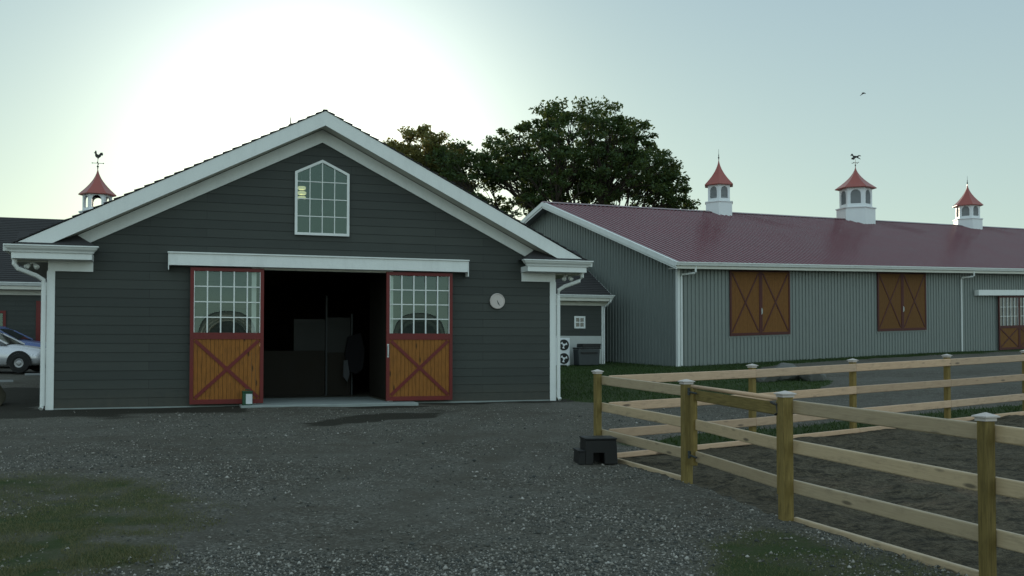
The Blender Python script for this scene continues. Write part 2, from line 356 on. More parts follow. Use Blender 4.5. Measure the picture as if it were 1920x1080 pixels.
ARENA = [(1.27, 14.55), (2.18, 12.33), (2.72, 9.86), (3.58, 7.52), (5.4, 2.6), (40, -6), (60, 51), tuple(FA0 + FAD * 60)]
def tracks(x, y):
    """two packed wheel lines sweeping from the foreground to the barn door and off to the right"""
    t1 = x + 1.2 - .055 * (y - 8) * 1.0 + .9 * np.sin(y * .21); t2 = y - (16.2 + .10 * x + .7 * np.sin(x * .33))
    a = np.exp(-((np.abs(t1) - .75) / .22) ** 2) * (y < 20); b = np.exp(-((np.abs(t2) - .75) / .25) ** 2)
    return np.clip(a + b, 0, 1) * (.45 + .55 * vnoise(x, y, 1.1, 22))
def masks(x, y):
    n1 = vnoise(x, y, .9, 1); n2 = vnoise(x, y, .28, 2); nn = (n1 - .5) * .9 + (n2 - .5) * .4
    g = np.clip((poly_sd(x, y, LAWN) + nn * .5) / .25 + .5, 0, 1)
    sa = (x - FA0[0]) * FAD[0] + (y - FA0[1]) * FAD[1]; da = -(x - FA0[0]) * FAD[1] + (y - FA0[1]) * FAD[0]
    st = np.clip((.55 - np.abs(da - .55) + nn * .35) / .15 + .5, 0, 1) * np.clip((sa - .9) / .6, 0, 1)
    g = np.maximum(g, st)
    wl = np.clip((poly_sd(x, y, GR_L) + nn * 1.6) / 1.1 + .35, 0, 1) * (.50 + .75 * vnoise(x, y, .6, 5))
    wr = np.clip((poly_sd(x, y, GR_R) + nn * .6) / .5 + .4, 0, 1) * (.66 + .5 * vnoise(x, y, .4, 6))
    worn = np.clip(np.maximum(wl, wr), 0, 1)
    sand = np.clip(poly_sd(x, y, ARENA) / .05 + .5, 0, 1)
    rx, ry = x - B1O[0], y - B1O[1]; u = rx * B1U[0] + ry * B1U[1]; v = -rx * B1U[1] + ry * B1U[0]
    mul = np.clip((1.7 + v + nn * .9) / .5 + .5, 0, 1) * (v < .3) * (u < 3.9) * (u > -9) + np.clip((.45 + v + nn * .4) / .2 + .5, 0, 1) * (v < .3) * (u > 7.7) * (u < 11.5)
    wet = np.clip((1 - np.hypot((x + 2.55 - (y - 19.3) * .5) / .62, (y - 19.6) / 1.5) + nn * 1.3) / .5 + .5, 0, 1) + np.clip((1 - np.hypot((u - 6.9) / 1.0, (v + .9) / .3) + nn * .2) / .3 + .5, 0, 1)
    leftbed = (u < -.3) & (v > -1.2); mul = np.where(leftbed & (v < 7), np.maximum(mul, np.clip((v + 1 + nn) / .3, 0, 1)), mul)
    dark = np.clip(mul + wet, 0, 1)
    return np.clip(g, 0, 1), worn * (1 - sand), sand * (1 - st), dark * (1 - sand)
def axis_coords(segs):
    out = [segs[0][0]]
    for a, b, st in segs:
        n = max(1, int(round((b - a) / st))); out += [a + (b - a) * (i + 1) / n for i in range(n)]
    return np.array(out)
gx = axis_coords([(-600, -60, 60), (-60, -16, 2), (-16, -10, .3), (-10, 10, .11), (10, 20, .25), (20, 60, 1.5), (60, 600, 60)])
gy = axis_coords([(-300, -20, 40), (-20, 4, 1.5), (4, 6.5, .3), (6.5, 14, .10), (14, 26, .16), (26, 50, .5), (50, 100, 3), (100, 900, 100)])
XX, YY = np.meshgrid(gx, gy); fx, fy = XX.ravel(), YY.ravel(); zz = ground_z(fx, fy)
mg, mw, ms, mk = masks(fx, fy)
near = ((np.abs(fx) < 20) & (fy > 4) & (fy < 30)).astype(float)
zz = zz + near * ((vnoise(fx, fy, 1.7, 3) - .5) * .035 + (vnoise(fx, fy, .35, 4) - .5) * .012)
zz = zz - near * tracks(fx, fy) * .022 * (1 - ms)
hoof = (vnoise(fx, fy, .34, 8) - .5) * .085 + (np.abs(vnoise(fx, fy, .19, 9) - .5)) * .10 - .02
zz = zz + near * ms * hoof - ms * .03
rx, ry = fx - B1O[0], fy - B1O[1]; uu = rx * B1U[0] + ry * B1U[1]; vv = -rx * B1U[1] + ry * B1U[0]
inb = (uu > .7) & (uu < W1 - .7) & (vv > .7) & (vv < 14); zz = np.where(inb, np.minimum(zz, .25), zz)
nx, ny = len(gx), len(gy)
idx = np.arange(nx * ny).reshape(ny, nx)
fq = np.stack([idx[:-1, :-1], idx[:-1, 1:], idx[1:, 1:], idx[1:, :-1]], -1).reshape(-1, 4)
me = bpy.data.meshes.new('ground'); me.vertices.add(nx * ny); me.vertices.foreach_set('co', np.stack([fx, fy, zz], -1).ravel())
me.loops.add(len(fq) * 4); me.loops.foreach_set('vertex_index', fq.ravel()); me.polygons.add(len(fq))
me.polygons.foreach_set('loop_start', np.arange(len(fq)) * 4); me.polygons.foreach_set('loop_total', np.full(len(fq), 4)); me.polygons.foreach_set('use_smooth', np.ones(len(fq), bool))
me.update(calc_edges=True)
at = me.color_attributes.new('cover', 'FLOAT_COLOR', 'POINT'); at.data.foreach_set('color', np.stack([mg, mw, ms, mk], -1).ravel().astype(np.float32))
at2 = me.attributes.new('packed', 'FLOAT', 'POINT'); at2.data.foreach_set('value', (tracks(fx, fy) * (1 - ms)).astype(np.float32))
ground = bpy.data.objects.new('ground', me); COL.objects.link(ground); tag(ground, kind='structure')
def ground_mat():
    m = Mat('gravel_yard', (.15, .16, .15), .95, 0, .2); v = m.co()
    a = m.n('ShaderNodeAttribute'); a.attribute_name = 'cover'; s = m.n('ShaderNodeSeparateColor'); m.l(a.outputs['Color'], s.inputs[0])
    big = m.noise(v, .35, 4); mid = m.noise(v, 2.2, 5, .6); fine = m.noise(v, 26, 4, .65)
    vo = m.n('ShaderNodeTexVoronoi'); vo.inputs['Scale'].default_value = 42; m.l(v, vo.inputs['Vector'])
    vs = m.n('ShaderNodeTexVoronoi'); vs.inputs['Scale'].default_value = 90; m.l(v, vs.inputs['Vector'])
    hue = m.n('ShaderNodeSeparateColor'); m.l(vo.outputs['Color'], hue.inputs[0])
    stone = m.ramp(hue.outputs[0], [(.0, (.042, .040, .032)), (.45, (.108, .103, .086)), (.8, (.180, .172, .148)), (1.0, (.30, .29, .26))])
    gravel = m.mix(m.ramp(fine, [(.35, 0.0), (.7, 1.0)]), stone, (.070, .061, .046))
    gravel = m.mix(m.ramp(m.math('MULTIPLY', mid, 1.0), [(.42, 0.0), (.72, .85)]), gravel, (.066, .055, .040))
    gravel = m.mix(m.ramp(big, [(.35, .0), (.7, .35)]), gravel, (.17, .165, .145))
    pk = m.n('ShaderNodeAttribute'); pk.attribute_name = 'packed'; gravel = m.mix(m.math('MULTIPLY', pk.outputs['Fac'], .6), gravel, m.mix(fine, (.060, .053, .040), (.115, .105, .085)))
    soil = m.mix(mid, (.050, .050, .030), (.120, .110, .070)); turf = m.mix(fine, (.014, .034, .008), (.052, .070, .018))
    sandc = m.mix(m.ramp(mid, [(.3, 0.0), (.7, 1.0)]), (.085, .070, .046), (.140, .118, .080)); sandc = m.mix(m.ramp(fine, [(.42, 0.0), (.6, .75)]), sandc, (.040, .033, .022))
    pit_shade = m.noise(m.co('Object', (1, 1.6, 1)), 5.5, 5, .7); sandc = m.mix(m.ramp(pit_shade, [(.38, .85), (.52, 0.0)]), sandc, (.022, .019, .013)); sandc = m.mix(m.ramp(pit_shade, [(.58, 0.0), (.75, .6)]), sandc, (.13, .112, .080))  # shade of hollows and light on raised sand put into the colour
    mulch = m.mix(fine, (.016, .015, .011), (.050, .045, .033))
    def mask(sock, lo=.35, hi=.65, k=.35):
        x = m.math('ADD', sock, m.math('MULTIPLY', m.math('SUBTRACT', fine, .5), k)); x = m.math('ADD', x, m.math('MULTIPLY', m.math('SUBTRACT', mid, .5), k)); return m.ramp(x, [(lo, 0.0), (hi, 1.0)])
    c = m.mix(mask(s.outputs[1], .15, .75, .5), gravel, soil)
    c = m.mix(mask(s.outputs[1], .55, 1.0, .9), c, turf)
    c = m.mix(mask(s.outputs[0]), c, turf); c = m.mix(mask(s.outputs[2], .45, .55, .1), c, sandc); c = m.mix(mask(a.outputs['Alpha'], .3, .75, .5), c, mulch)
    m.color(c)
    h = m.math('ADD', m.math('MULTIPLY', vo.outputs['Distance'], -.8), m.math('MULTIPLY', vs.outputs['Distance'], -.4)); h = m.math('ADD', h, m.math('MULTIPLY', fine, 1.2)); h = m.math('ADD', h, m.math('MULTIPLY', mid, 1.0))
    m.bump(h, .9, .022); return m.m
me.materials.append(ground_mat())
def gact(x, y):
    """height of the finished ground near the camera"""
    x = np.atleast_1d(x); y = np.atleast_1d(y); z = ground_z(x, y); return z + ((vnoise(x, y, 1.7, 3) - .5) * .035 + (vnoise(x, y, .35, 4) - .5) * .012) * ((np.abs(x) < 20) & (y > 4) & (y < 30))

# loose stones and grass: uncountable ground cover
def np_mesh(name, co, faces, mat, kind='stuff', label=None, cat=None):
    k = faces.shape[1]; me = bpy.data.meshes.new(name); me.vertices.add(len(co)); me.vertices.foreach_set('co', co.ravel().astype(np.float32))
    me.loops.add(faces.size); me.loops.foreach_set('vertex_index', faces.ravel().astype(np.int32)); me.polygons.add(len(faces))
    me.polygons.foreach_set('loop_start', np.arange(len(faces)) * k); me.polygons.foreach_set('loop_total', np.full(len(faces), k)); me.update(calc_edges=True)
    me.materials.append(mat); o = bpy.data.objects.new(name, me); COL.objects.link(o)
    return tag(o, label, cat, kind=kind) if kind else o
rng = np.random.default_rng(7)
def view_scatter(n, y0, y1, power=1.0):
    """positions denser towards the near edge of the visible ground"""
    t = rng.random(n) ** power; y = 1 / (1 / y1 + (1 / y0 - 1 / y1) * (1 - t) ); x = (rng.random(n) * 2 - 1) * y * .56; return x, y
px, py = view_scatter(125000, 6.6, 22, 1.0)
g_, w_, s_, k_ = masks(px, py)
keep = (rng.random(len(px)) > np.maximum(np.maximum(w_ * 1.0, g_), k_ * .95) ) & (s_ < .1)
cl = vnoise(px, py, 1.3, 12); keep &= rng.random(len(px)) < np.clip((cl - .15) * 1.7, .12, 1) * (1 - .8 * tracks(px, py))
vx = (px - B1O[0]) * -B1U[1] + (py - B1O[1]) * B1U[0]; keep &= vx < -.3
px, py = px[keep], py[keep]; n = len(px)
sz = np.exp(rng.normal(math.log(.0076), .45, n)); sz = np.clip(sz, .004, .030)
octv = np.array([(1, 0, 0), (0, 1, 0), (-1, 0, 0), (0, -1, 0), (.2, .1, .75), (.0, -.1, -.6)], float); octf = np.array([(0, 1, 4), (1, 2, 4), (2, 3, 4), (3, 0, 4), (1, 0, 5), (2, 1, 5), (3, 2, 5), (0, 3, 5)])
V = octv[None] * (1 + rng.normal(0, .25, (n, 6, 3))) * sz[:, None, None]
an = rng.random(n) * 6.28; ca, sa_ = np.cos(an)[:, None], np.sin(an)[:, None]
V = np.stack([V[..., 0] * ca - V[..., 1] * sa_, V[..., 0] * sa_ + V[..., 1] * ca, V[..., 2]], -1)
V += np.stack([px, py, gact(px, py) + sz * .3], -1)[:, None]
F = (octf[None] + (np.arange(n) * 6)[:, None, None]).reshape(-1, 3)
pm = Mat('loose_gravel', (.2, .2, .2), .85, 0, .3); g0 = pm.n('ShaderNodeNewGeometry'); pm.color(pm.ramp(g0.outputs['Random Per Island'], [(0, (.045, .05, .048)), (.5, (.125, .118, .100)), (.8, (.24, .225, .195)), (.95, (.33, .31, .28)), (1, (.42, .40, .37))]))
np_mesh('loose_gravel', V.reshape(-1, 3), F, pm.m, label='loose grey gravel stones strewn over the yard', cat='gravel')
def blades(name, x, y, h, wd, mat, label):
    n = len(x); z = gact(x, y) - .01; a = rng.random(n) * 6.28; ln = rng.normal(0, .5, (n, 2)) * h[:, None]
    b0 = np.stack([x - np.cos(a) * wd, y - np.sin(a) * wd, z], -1); b1 = np.stack([x + np.cos(a) * wd, y + np.sin(a) * wd, z], -1)
    tip = np.stack([x + ln[:, 0], y + ln[:, 1], z + h], -1); co = np.stack([b0, b1, tip], 1).reshape(-1, 3)
    np_mesh(name, co, np.arange(n * 3).reshape(-1, 3), mat, label=label, cat='grass')
px, py = view_scatter(230000, 6.4, 13.5); px = np.where(rng.random(len(px)) < .75, -np.abs(px), np.abs(px)); g_, w_, s_, k_ = masks(px, py); keep = (rng.random(len(px)) < w_ ** 1.2 * 1.1) & (vnoise(px, py, .30, 15) > .33) & (s_ < .5)
px, py = px[keep], py[keep]; n = len(px)
blades('worn_grass', px, py, rng.uniform(.012, .045, n), rng.uniform(.002, .0048, n), M['drygrass'], 'thin worn grass creeping into the gravel in the foreground')
px = rng.uniform(-2, 26, 200000); py = rng.uniform(14.5, 58, 200000); g_, w_, s_, k_ = masks(px, py); vis = np.abs(px) / py < .56
keep = vis & (rng.random(len(px)) < g_ * .8) & (g_ > .4); px, py = px[keep], py[keep]; n = len(px)
blades('lawn_grass', px, py, rng.uniform(.04, .10, n), rng.uniform(.008, .016, n) , M['grass'], 'green lawn grass between the barns and along the far fence')

# ------------------------------------------------------------------ building helpers (local frame: x along the front, y into the building)
def lap_rows(mb, z0, z1, lo, hi, step, holes, y=0.0, rngs=random.Random(3)):
    """lapped boards; lo(z), hi(z) the ends of each row, holes [(x0,x1,z0,z1)]"""
    z = z0
    cuts = sorted({h[2] for h in holes} | {h[3] for h in holes})
    while z < z1 - 1e-4:
        zt = min(z + step, z1); segs = [(z, zt)]
        for c in cuts:
            segs = [q for a, b in segs for q in (((a, c), (c, b)) if a + 1e-4 < c < b - 1e-4 else ((a, b),))]
        for a, b in segs:
            fa, fb = (a - z) / step, (b - z) / step; ya, yb = y - .009 * (1 - fa), y - .009 * (1 - fb)
            xs = [(lo(a), lo(b), hi(a), hi(b))]
            for h in holes:
                if h[2] < (a + b) / 2 < h[3]:
                    nx_ = []
                    for q in xs:
                        if h[0] > q[0] and h[1] < q[2]: nx_ += [(q[0], q[1], h[0], h[0]), (h[1], h[1], q[2], q[3])]
                        else: nx_.append(q)
                    xs = nx_
            for l0, l1, h0, h1 in xs:
                if h0 - l0 < .01: continue
                mb.face([(l0, ya, a), (h0, ya, a), (h1, yb, b), (l1, yb, b)])
                if a == z: mb.face([(l0, y, a), (h0, y, a), (h0, ya, a), (l0, ya, a)])
        z = zt
def shingle_slope(mb, e0, e1, r1, r0, course=.16, t=.018):
    """courses from the eave line e0-e1 up to the ridge line r0-r1 (points as arrays)"""
    e0, e1, r0, r1 = [np.array(p, float) for p in (e0, e1, r0, r1)]
    L = np.linalg.norm(r0 - e0); n = max(1, int(round(L / course))); N = np.cross(e1 - e0, r0 - e0); N /= np.linalg.norm(N)
    if N[2] < 0: N = -N
    for i in range(n):
        a, b = i / n, (i + 1) / n; p0 = e0 + (r0 - e0) * a + N * t; p1 = e1 + (r1 - e1) * a + N * t; q0 = e0 + (r0 - e0) * b + N * .002; q1 = e1 + (r1 - e1) * b + N * .002
        mb.face([p0, p1, q1, q0]); mb.face([p0 - N * (t + .004), p1 - N * (t + .004), p1, p0]); 
        mb.face([p0 - N * (t + .004), p0, q0, q0 - N * .006]); mb.face([p1, p1 - N * (t + .004), q1 - N * .006, q1])
def ribs(length, pitch=.23):
    """profile stations of ribbed steel: (distance, height)"""
    out = []; n = int(length / pitch) + 1
    for i in range(n):
        s = i * pitch
        for d, h in ((0, 0), (.105, 0), (.115, .036), (.145, .036), (.155, 0)):
            if s + d <= length: out.append((s + d, h))
    out.append((length, 0)); return out
def molding(mb, x0, x1, y, prof, fl=1, fr=1):
    """crown moulding facing -y: prof [(out, z)], returns mitred at the ends"""
    pl = [(x0 - o * fl, y - o, z) for o, z in prof]; pr = [(x1 + o * fr, y - o, z) for o, z in prof]
    for i in range(len(prof) - 1): mb.face([pl[i], pr[i], pr[i + 1], pl[i + 1]])
    bk = y + .05
    for P, s in ((pl, -1), (pr, 1)):
        for i in range(len(prof) - 1):
            a, b = P[i], P[i + 1]; f = [a, b, (b[0], bk, b[2]), (a[0], bk, a[2])]; mb.face(f if s > 0 else f[::-1])
    mb.face([pl[-1], pr[-1], (pr[-1][0], bk, pr[-1][2]), (pl[-1][0], bk, pl[-1][2])]); mb.face([(pl[0][0], bk, pl[0][2]), (pr[0][0], bk, pr[0][2]), pr[0], pl[0]])
def grid_door(root, name, x0, x1, z0, z1, y, cols, rows, zr0, zr1, handle, hside, glassmat=None, bow=0.0, shear=0.0, mat='stain', fw=.075):
    frame_paint = dict(stain='red').get(mat, 'dullred')
    """sliding barn leaf: red frame and X brace, board panel, gridded window; child meshes of root"""
    d = MB()
    d.box(x0, x0 + fw, y - .05, y, z0, z1); d.box(x1 - fw, x1, y - .05, y, z0, z1)
    d.box(x0 + fw, x1 - fw, y - .048, y, z0, z0 + fw * 1.3); d.box(x0 + fw, x1 - fw, y - .048, y, z1 - fw, z1); d.box(x0 + fw, x1 - fw, y - .048, y, zr0, zr1)
    leaf = d.build(name, M[frame_paint], root, shear=shear)
    b = MB(); bw = .085; n = int(round((x1 - x0 - 2 * fw) / bw)); bw = (x1 - x0 - 2 * fw) / n
    for i in range(n): 
        dy = random.Random(i * 7 + int(x0 * 10)).uniform(0, .004); b.box(x0 + fw + i * bw + .003, x0 + fw + (i + 1) * bw - .003, y - .028 - dy, y - .008, z0 + fw * 1.3, zr0)
    b.build('board_panel', M[mat], leaf, shear=shear)
    a0, a1, c0, c1 = x0 + fw, x1 - fw, z0 + fw * 1.3, zr0
    for k, (p, q) in enumerate((((a0, c0), (a1, c1)), ((a0, c1), (a1, c0)))):
        x = MB(); ang = math.atan2(q[1] - p[1], q[0] - p[0]); hw = .036; s_ = np.array([-math.sin(ang), math.cos(ang)]) * hw; p, q = np.array(p), np.array(q)
        L_ = q - p; p = p + L_ * .022; q = q - L_ * .022
        x.prism([tuple(p + s_), tuple(p - s_), tuple(q - s_), tuple(q + s_)], 1, y - .046 - .003 * k, y - .024); x.build('cross_brace', M[frame_paint], leaf, shear=shear)
    if cols:
        m = MB(); gx0, gx1, gz0, gz1 = x0 + fw, x1 - fw, zr1, z1 - fw; t = .013
        for i in range(cols + 1): xx = gx0 + (gx1 - gx0) * i / cols; m.box(max(gx0, xx - t), min(gx1, xx + t), y - .047, y - .012, gz0, gz1)
        for i in range(1, rows): z = gz0 + (gz1 - gz0) * i / rows; m.box(gx0, gx1, y - .045, y - .014, z - t * .8, z + t * .8)
        g = MB(); N = 16
        def gy_(i, j): return y - .006 + .004 - bow * math.sin(math.pi * i / N) * math.sin(math.pi * j / N)
        for i in range(N):
            for j in range(N):
                P = lambda i, j: (gx0 + (gx1 - gx0) * i / N, gy_(i, j), gz0 + (gz1 - gz0) * j / N); g.face([P(i, j), P(i + 1, j), P(i + 1, j + 1), P(i, j + 1)])
        go = g.build('window_pane', M[glassmat or 'glass'], leaf, smooth=True, shear=shear); wm = go.modifiers.new('weld', 'WELD'); wm.merge_threshold = 1e-5
        m.build('window_grid', M['white'], leaf, shear=shear)
    if handle:
        h = MB(); hx = (x0 + fw / 2) if hside < 0 else (x1 - fw / 2); zc = z0 + 1.13
        h.tube([(hx, y - .05, zc - .12), (hx, y - .10, zc - .10), (hx, y - .10, zc + .10), (hx, y - .05, zc + .12)], .012); h.box(hx - .02, hx + .02, y - .056, y - .05, zc - .15, zc + .15); h.build('handle', M['galv'], leaf, shear=shear)
    return leaf

# ------------------------------------------------------------------ barn with the clock
A1 = thing('gabled_barn', (B1O[0], B1O[1], .40), B1A, 'dark green-grey clapboard barn with white gable trim and an open doorway, nearest of the buildings', 'barn')
A1L = Matrix.Translation((B1O[0], B1O[1], 0)) @ Matrix.Rotation(B1A, 4, 'Z')
SL = .508; EZ, AX = 3.72, W1 / 2; EU = -.65; AZ = EZ + SL * (AX - EU)           # eave height, apex
def roofz(u): return EZ + SL * ((u if u < AX else W1 - u) - EU)
OH = .5; D1 = 22.0
DO0, DO1 = 4.14, 7.06
wb = MB(); FZ = .44
def wlo(z): return 0.0 if z < roofz(0) - .3 else (z + .3 - EZ) / SL + EU
lap_rows(wb, FZ, AZ - .34, wlo, lambda z: W1 - wlo(z), .19, [(DO0, DO1, FZ, 3.42), (4.99, 6.11, 4.2, 5.55)])
wb.build('front_wall', M['siding'], A1)
for wall_x in (-.012, W1 - .02): sw = MB(); sw.box(wall_x, wall_x + .032, .02, D1, FZ - .3, roofz(0) - .1); sw.build('side_wall', M['siding'], A1)
for x0, x1 in ((-.03, DO0 - .15), (DO1 + .15, W1 + .03)): fd = MB(); fd.box(x0, x1, -.004, .15, .1, FZ); fd.build('foundation', M['concrete'], A1)
rf = MB()
shingle_slope(rf, (EU - .03, -OH - .02, roofz(EU)), (EU - .03, D1, roofz(EU)), (AX, D1, AZ), (AX, -OH - .02, AZ), .22, .030)
shingle_slope(rf, (W1 - EU + .03, -OH - .02, roofz(EU)), (W1 - EU + .03, D1, roofz(EU)), (AX, D1, AZ), (AX, -OH - .02, AZ), .22, .030)
t_ = .08
rf.face([(EU, -OH + .04, EZ - t_), (AX, -OH + .04, AZ - t_), (AX, D1, AZ - t_), (EU, D1, EZ - t_)]); rf.face([(AX, -OH + .04, AZ - t_), (W1 - EU, -OH + .04, EZ - t_), (W1 - EU, D1, EZ - t_), (AX, D1, AZ - t_)])
rf.beam((AX, -OH - .01, AZ + .010), (AX, D1, AZ + .010), .10, .02)
rf.build('roof', M['shingle'], A1)
FH = .33
for sgn in (0, 1):
    mi = (lambda u: W1 - u) if sgn else (lambda u: u)
    q = MB(); q.prism([(mi(-.50), roofz(-.50) - .012), (AX, AZ - .012), (AX, AZ - FH), (mi(-.12), roofz(-.12) - FH), (mi(-.50), 3.735)], 1, -OH, -OH + .035); q.build('rake_board', M['white'], A1)
    q = MB(); a, b = .42, .74; q.prism([(mi(a), roofz(a) - FH), (AX, AZ - FH), (AX, AZ - FH - .285), (mi(b), roofz(b) - FH - .285 + .02)], 1, -.045, -.001); q.build('frieze_board', M['white'], A1)
    q = MB(); z_ = .02
    q.face([(mi(.0), -OH + .035, roofz(0) - FH + z_), (mi(.0), 0, roofz(0) - FH + z_), (AX, 0, AZ - FH + z_), (AX, -OH + .035, AZ - FH + z_)]); q.build('rake_soffit', M['soffit'], A1)
    # cornice return: band, crown, pent roof
    q = MB(); lo, hi = sorted((mi(-.62), mi(.86))); q.box(lo, hi, -OH, -.001, 3.46, 3.59); q.build('cornice_band', M['white'], A1)
    q = MB(); molding(q, lo, hi, -OH, [(.0, 3.58), (.03, 3.585), (.045, 3.62), (.09, 3.66), (.11, 3.70), (.13, 3.705), (.13, 3.73), (.0, 3.735)]); q.build('cornice_crown', M['white'], A1)
    q = MB(); A_, B_, C_, D_, E_ = (mi(-.55), -OH - .08, 3.742), (mi(.93), -OH - .08, 3.742), (mi(.93), 0, 3.742), (mi(.50), 0, 4.03), (mi(-.55), 0, 4.03)
    q.face([A_, B_, D_, E_]); q.face([B_, C_, D_]); q.build('pent_roof', M['shingle'], A1)
    q = MB(); lo, hi = sorted((mi(0), mi(.85))); q.box(lo, hi, -.05, -.001, 3.25, 3.458); q.build('frieze_block', M['white'], A1)
    q = MB(); lo, hi = sorted((mi(-.022), mi(.13))); q.box(lo, hi, -.032, .10, FZ - .03, 3.25); q.build('corner_board', M['white'], A1)
    q = MB(); lo, hi = sorted((mi(EU), mi(0))); q.box(lo, hi, .0, D1, 3.43, 3.455); lo, hi = sorted((mi(EU), mi(EU + .02))); q.box(lo, hi, -.3, D1, 3.45, 3.66); q.build('eave_soffit', M['soffit'], A1)
    g = MB(); lo, hi = sorted((mi(EU - .12), mi(EU - .003))); g.box(lo, hi, -.50, D1, 3.60, 3.72); gut = g.build('gutter', M['white'], A1)
    g = MB(); X = lambda u: mi(u)
    g.tube([(X(-.58), -.30, 3.46), (X(-.59), -.30, 3.36), (X(-.53), -.27, 3.27), (X(-.20), -.11, 3.14), (X(-.085), -.06, 3.06), (X(-.075), -.05, 2.9), (X(-.075), -.05, FZ + .06), (X(-.10), -.10, FZ + .0)], .048, 8); g.build('downspout', M['white'], A1)
# opening trim and header
q = MB(); q.box(DO0 - .10, DO0, -.035, .14, FZ, 3.44); q.build('door_jamb', M['white'], A1)
q = MB(); q.box(DO1, DO1 + .10, -.035, .14, FZ, 3.44); q.build('door_jamb', M['white'], A1)
q = MB(); q.box(DO0 + .002, DO1 - .002, -.03, .14, 3.38, 3.44); q.build('door_lintel', M['soffit'], A1)
q = MB(); q.box(2.34, 8.86, -.26, -.02, 3.42, 3.67); q.box(2.31, 8.89, -.29, -.018, 3.672, 3.70); q.box(2.32, 2.338, -.27, -.02, 3.32, 3.66); q.box(8.862, 8.88, -.27, -.02, 3.32, 3.66); q.build('track_cover', M['white'], A1)
random.seed(4)
dl = grid_door(A1, 'sliding_door', 2.77, 4.29, .48, 3.39, -.12, 5, 4, 1.86, 2.00, False, 1, bow=.020)
dr = grid_door(A1, 'sliding_door', 6.98, 8.52, .48, 3.39, -.12, 5, 4, 1.86, 2.00, True, -1, bow=.020)
# gable window
gw = MB(); a, b, z0_, zs, za = 4.95, 6.15, 4.17, 5.57, 5.86
outer = [(a, z0_), (b, z0_), (b, zs), (AX, za), (a, zs)]
def inset_frame(mb, a, b, z0_, zs, za, w_, y0, y1):
    sl_ = (za - zs) / ((b - a) / 2); mx = (a + b) / 2; dzr = w_ * math.sqrt(1 + sl_ ** 2)
    mb.box(a, b, y0, y1, z0_, z0_ + w_); mb.prism([(a, z0_ + w_), (a + w_, z0_ + w_), (a + w_, zs + sl_ * w_ - dzr), (a, zs)], 1, y0, y1); mb.prism([(b - w_, z0_ + w_), (b, z0_ + w_), (b, zs), (b - w_, zs + sl_ * w_ - dzr)], 1, y0, y1)
    mb.prism([(a, zs), (a + w_, zs + sl_ * w_ - dzr), (mx, za - dzr), (mx, za)], 1, y0, y1); mb.prism([(b, zs), (mx, za), (mx, za - dzr), (b - w_, zs + sl_ * w_ - dzr)], 1, y0, y1); return sl_, dzr
sl_, dzr = inset_frame(gw, a, b, z0_, zs, za, .055, -.075, -.017); win = gw.build('gable_window', M['white'], A1)
q = MB(); w_ = .055; q.prism([(a + w_, z0_ + w_), (b - w_, z0_ + w_), (b - w_, zs + sl_ * w_ - dzr), (AX, za - dzr), (a + w_, zs + sl_ * w_ - dzr)], 1, -.036, -.030); q.build('window_pane', M['winglass'], win)
q = MB(); tt = .009
for i in (1, 2, 3):
    x = a + w_ + (b - a - 2 * w_) * i / 4; top = (zs + sl_ * (x - a if x < AX else b - x)) - dzr; q.box(x - tt, x + tt, -.06, -.028, z0_ + w_, top)
for z in (4.59, 4.975, 5.36): q.box(a + w_, b - w_, -.058, -.029, z - tt, z + tt)
q.build('window_grid', M['white'], win)
q = MB(); q.box(a + .02, b - .02, -.014, -.010, 5.5, 5.57); q.prism([(a + .02, 5.57), (b - .02, 5.57), (AX, za - .02)], 1, -.024, -.018); q.build('window_head', M['interior'], win)
# interior
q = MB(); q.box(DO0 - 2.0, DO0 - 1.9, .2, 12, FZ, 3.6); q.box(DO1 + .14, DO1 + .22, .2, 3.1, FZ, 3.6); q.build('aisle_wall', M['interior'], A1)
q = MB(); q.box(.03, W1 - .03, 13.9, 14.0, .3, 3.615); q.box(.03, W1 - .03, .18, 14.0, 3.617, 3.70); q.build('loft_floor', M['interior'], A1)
q = MB(); q.box(.1, W1 - .1, .16, 13.9, .2, FZ + .012); q.build('aisle_floor', M['brownstone'], A1)  # concrete aisle given a darker colour for the dim interior
q = MB(); q.box(3.80, 7.62, -.62, .155, .2, FZ + .018); q.box(DO0 + .01, DO1 - .01, .15, 2.4, .2, FZ + .0178); q.build('threshold_slab', M['concrete'], A1, bevel=.012)  # inner pale strip stands in for the lit front of the aisle floor
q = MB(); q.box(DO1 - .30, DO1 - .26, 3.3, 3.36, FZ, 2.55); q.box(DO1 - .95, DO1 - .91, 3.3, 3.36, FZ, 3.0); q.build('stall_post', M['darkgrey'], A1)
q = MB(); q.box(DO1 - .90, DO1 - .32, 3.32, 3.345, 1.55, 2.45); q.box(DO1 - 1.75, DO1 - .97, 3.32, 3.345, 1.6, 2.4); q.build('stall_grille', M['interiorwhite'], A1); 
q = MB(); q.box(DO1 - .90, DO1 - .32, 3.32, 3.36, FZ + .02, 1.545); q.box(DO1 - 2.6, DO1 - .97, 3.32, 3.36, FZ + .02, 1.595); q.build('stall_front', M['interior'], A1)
def b1t(name, u, v, z, label, cat, rz=0, group=None):
    p = b1w(u, v); return thing(name, (p[0], p[1], z), B1A + rz, label, cat, group)
t = b1t('horse_blanket', DO1 - .22, 2.9, 1.2, 'dark horse blanket hung on the post just inside the barn doorway', 'blanket')
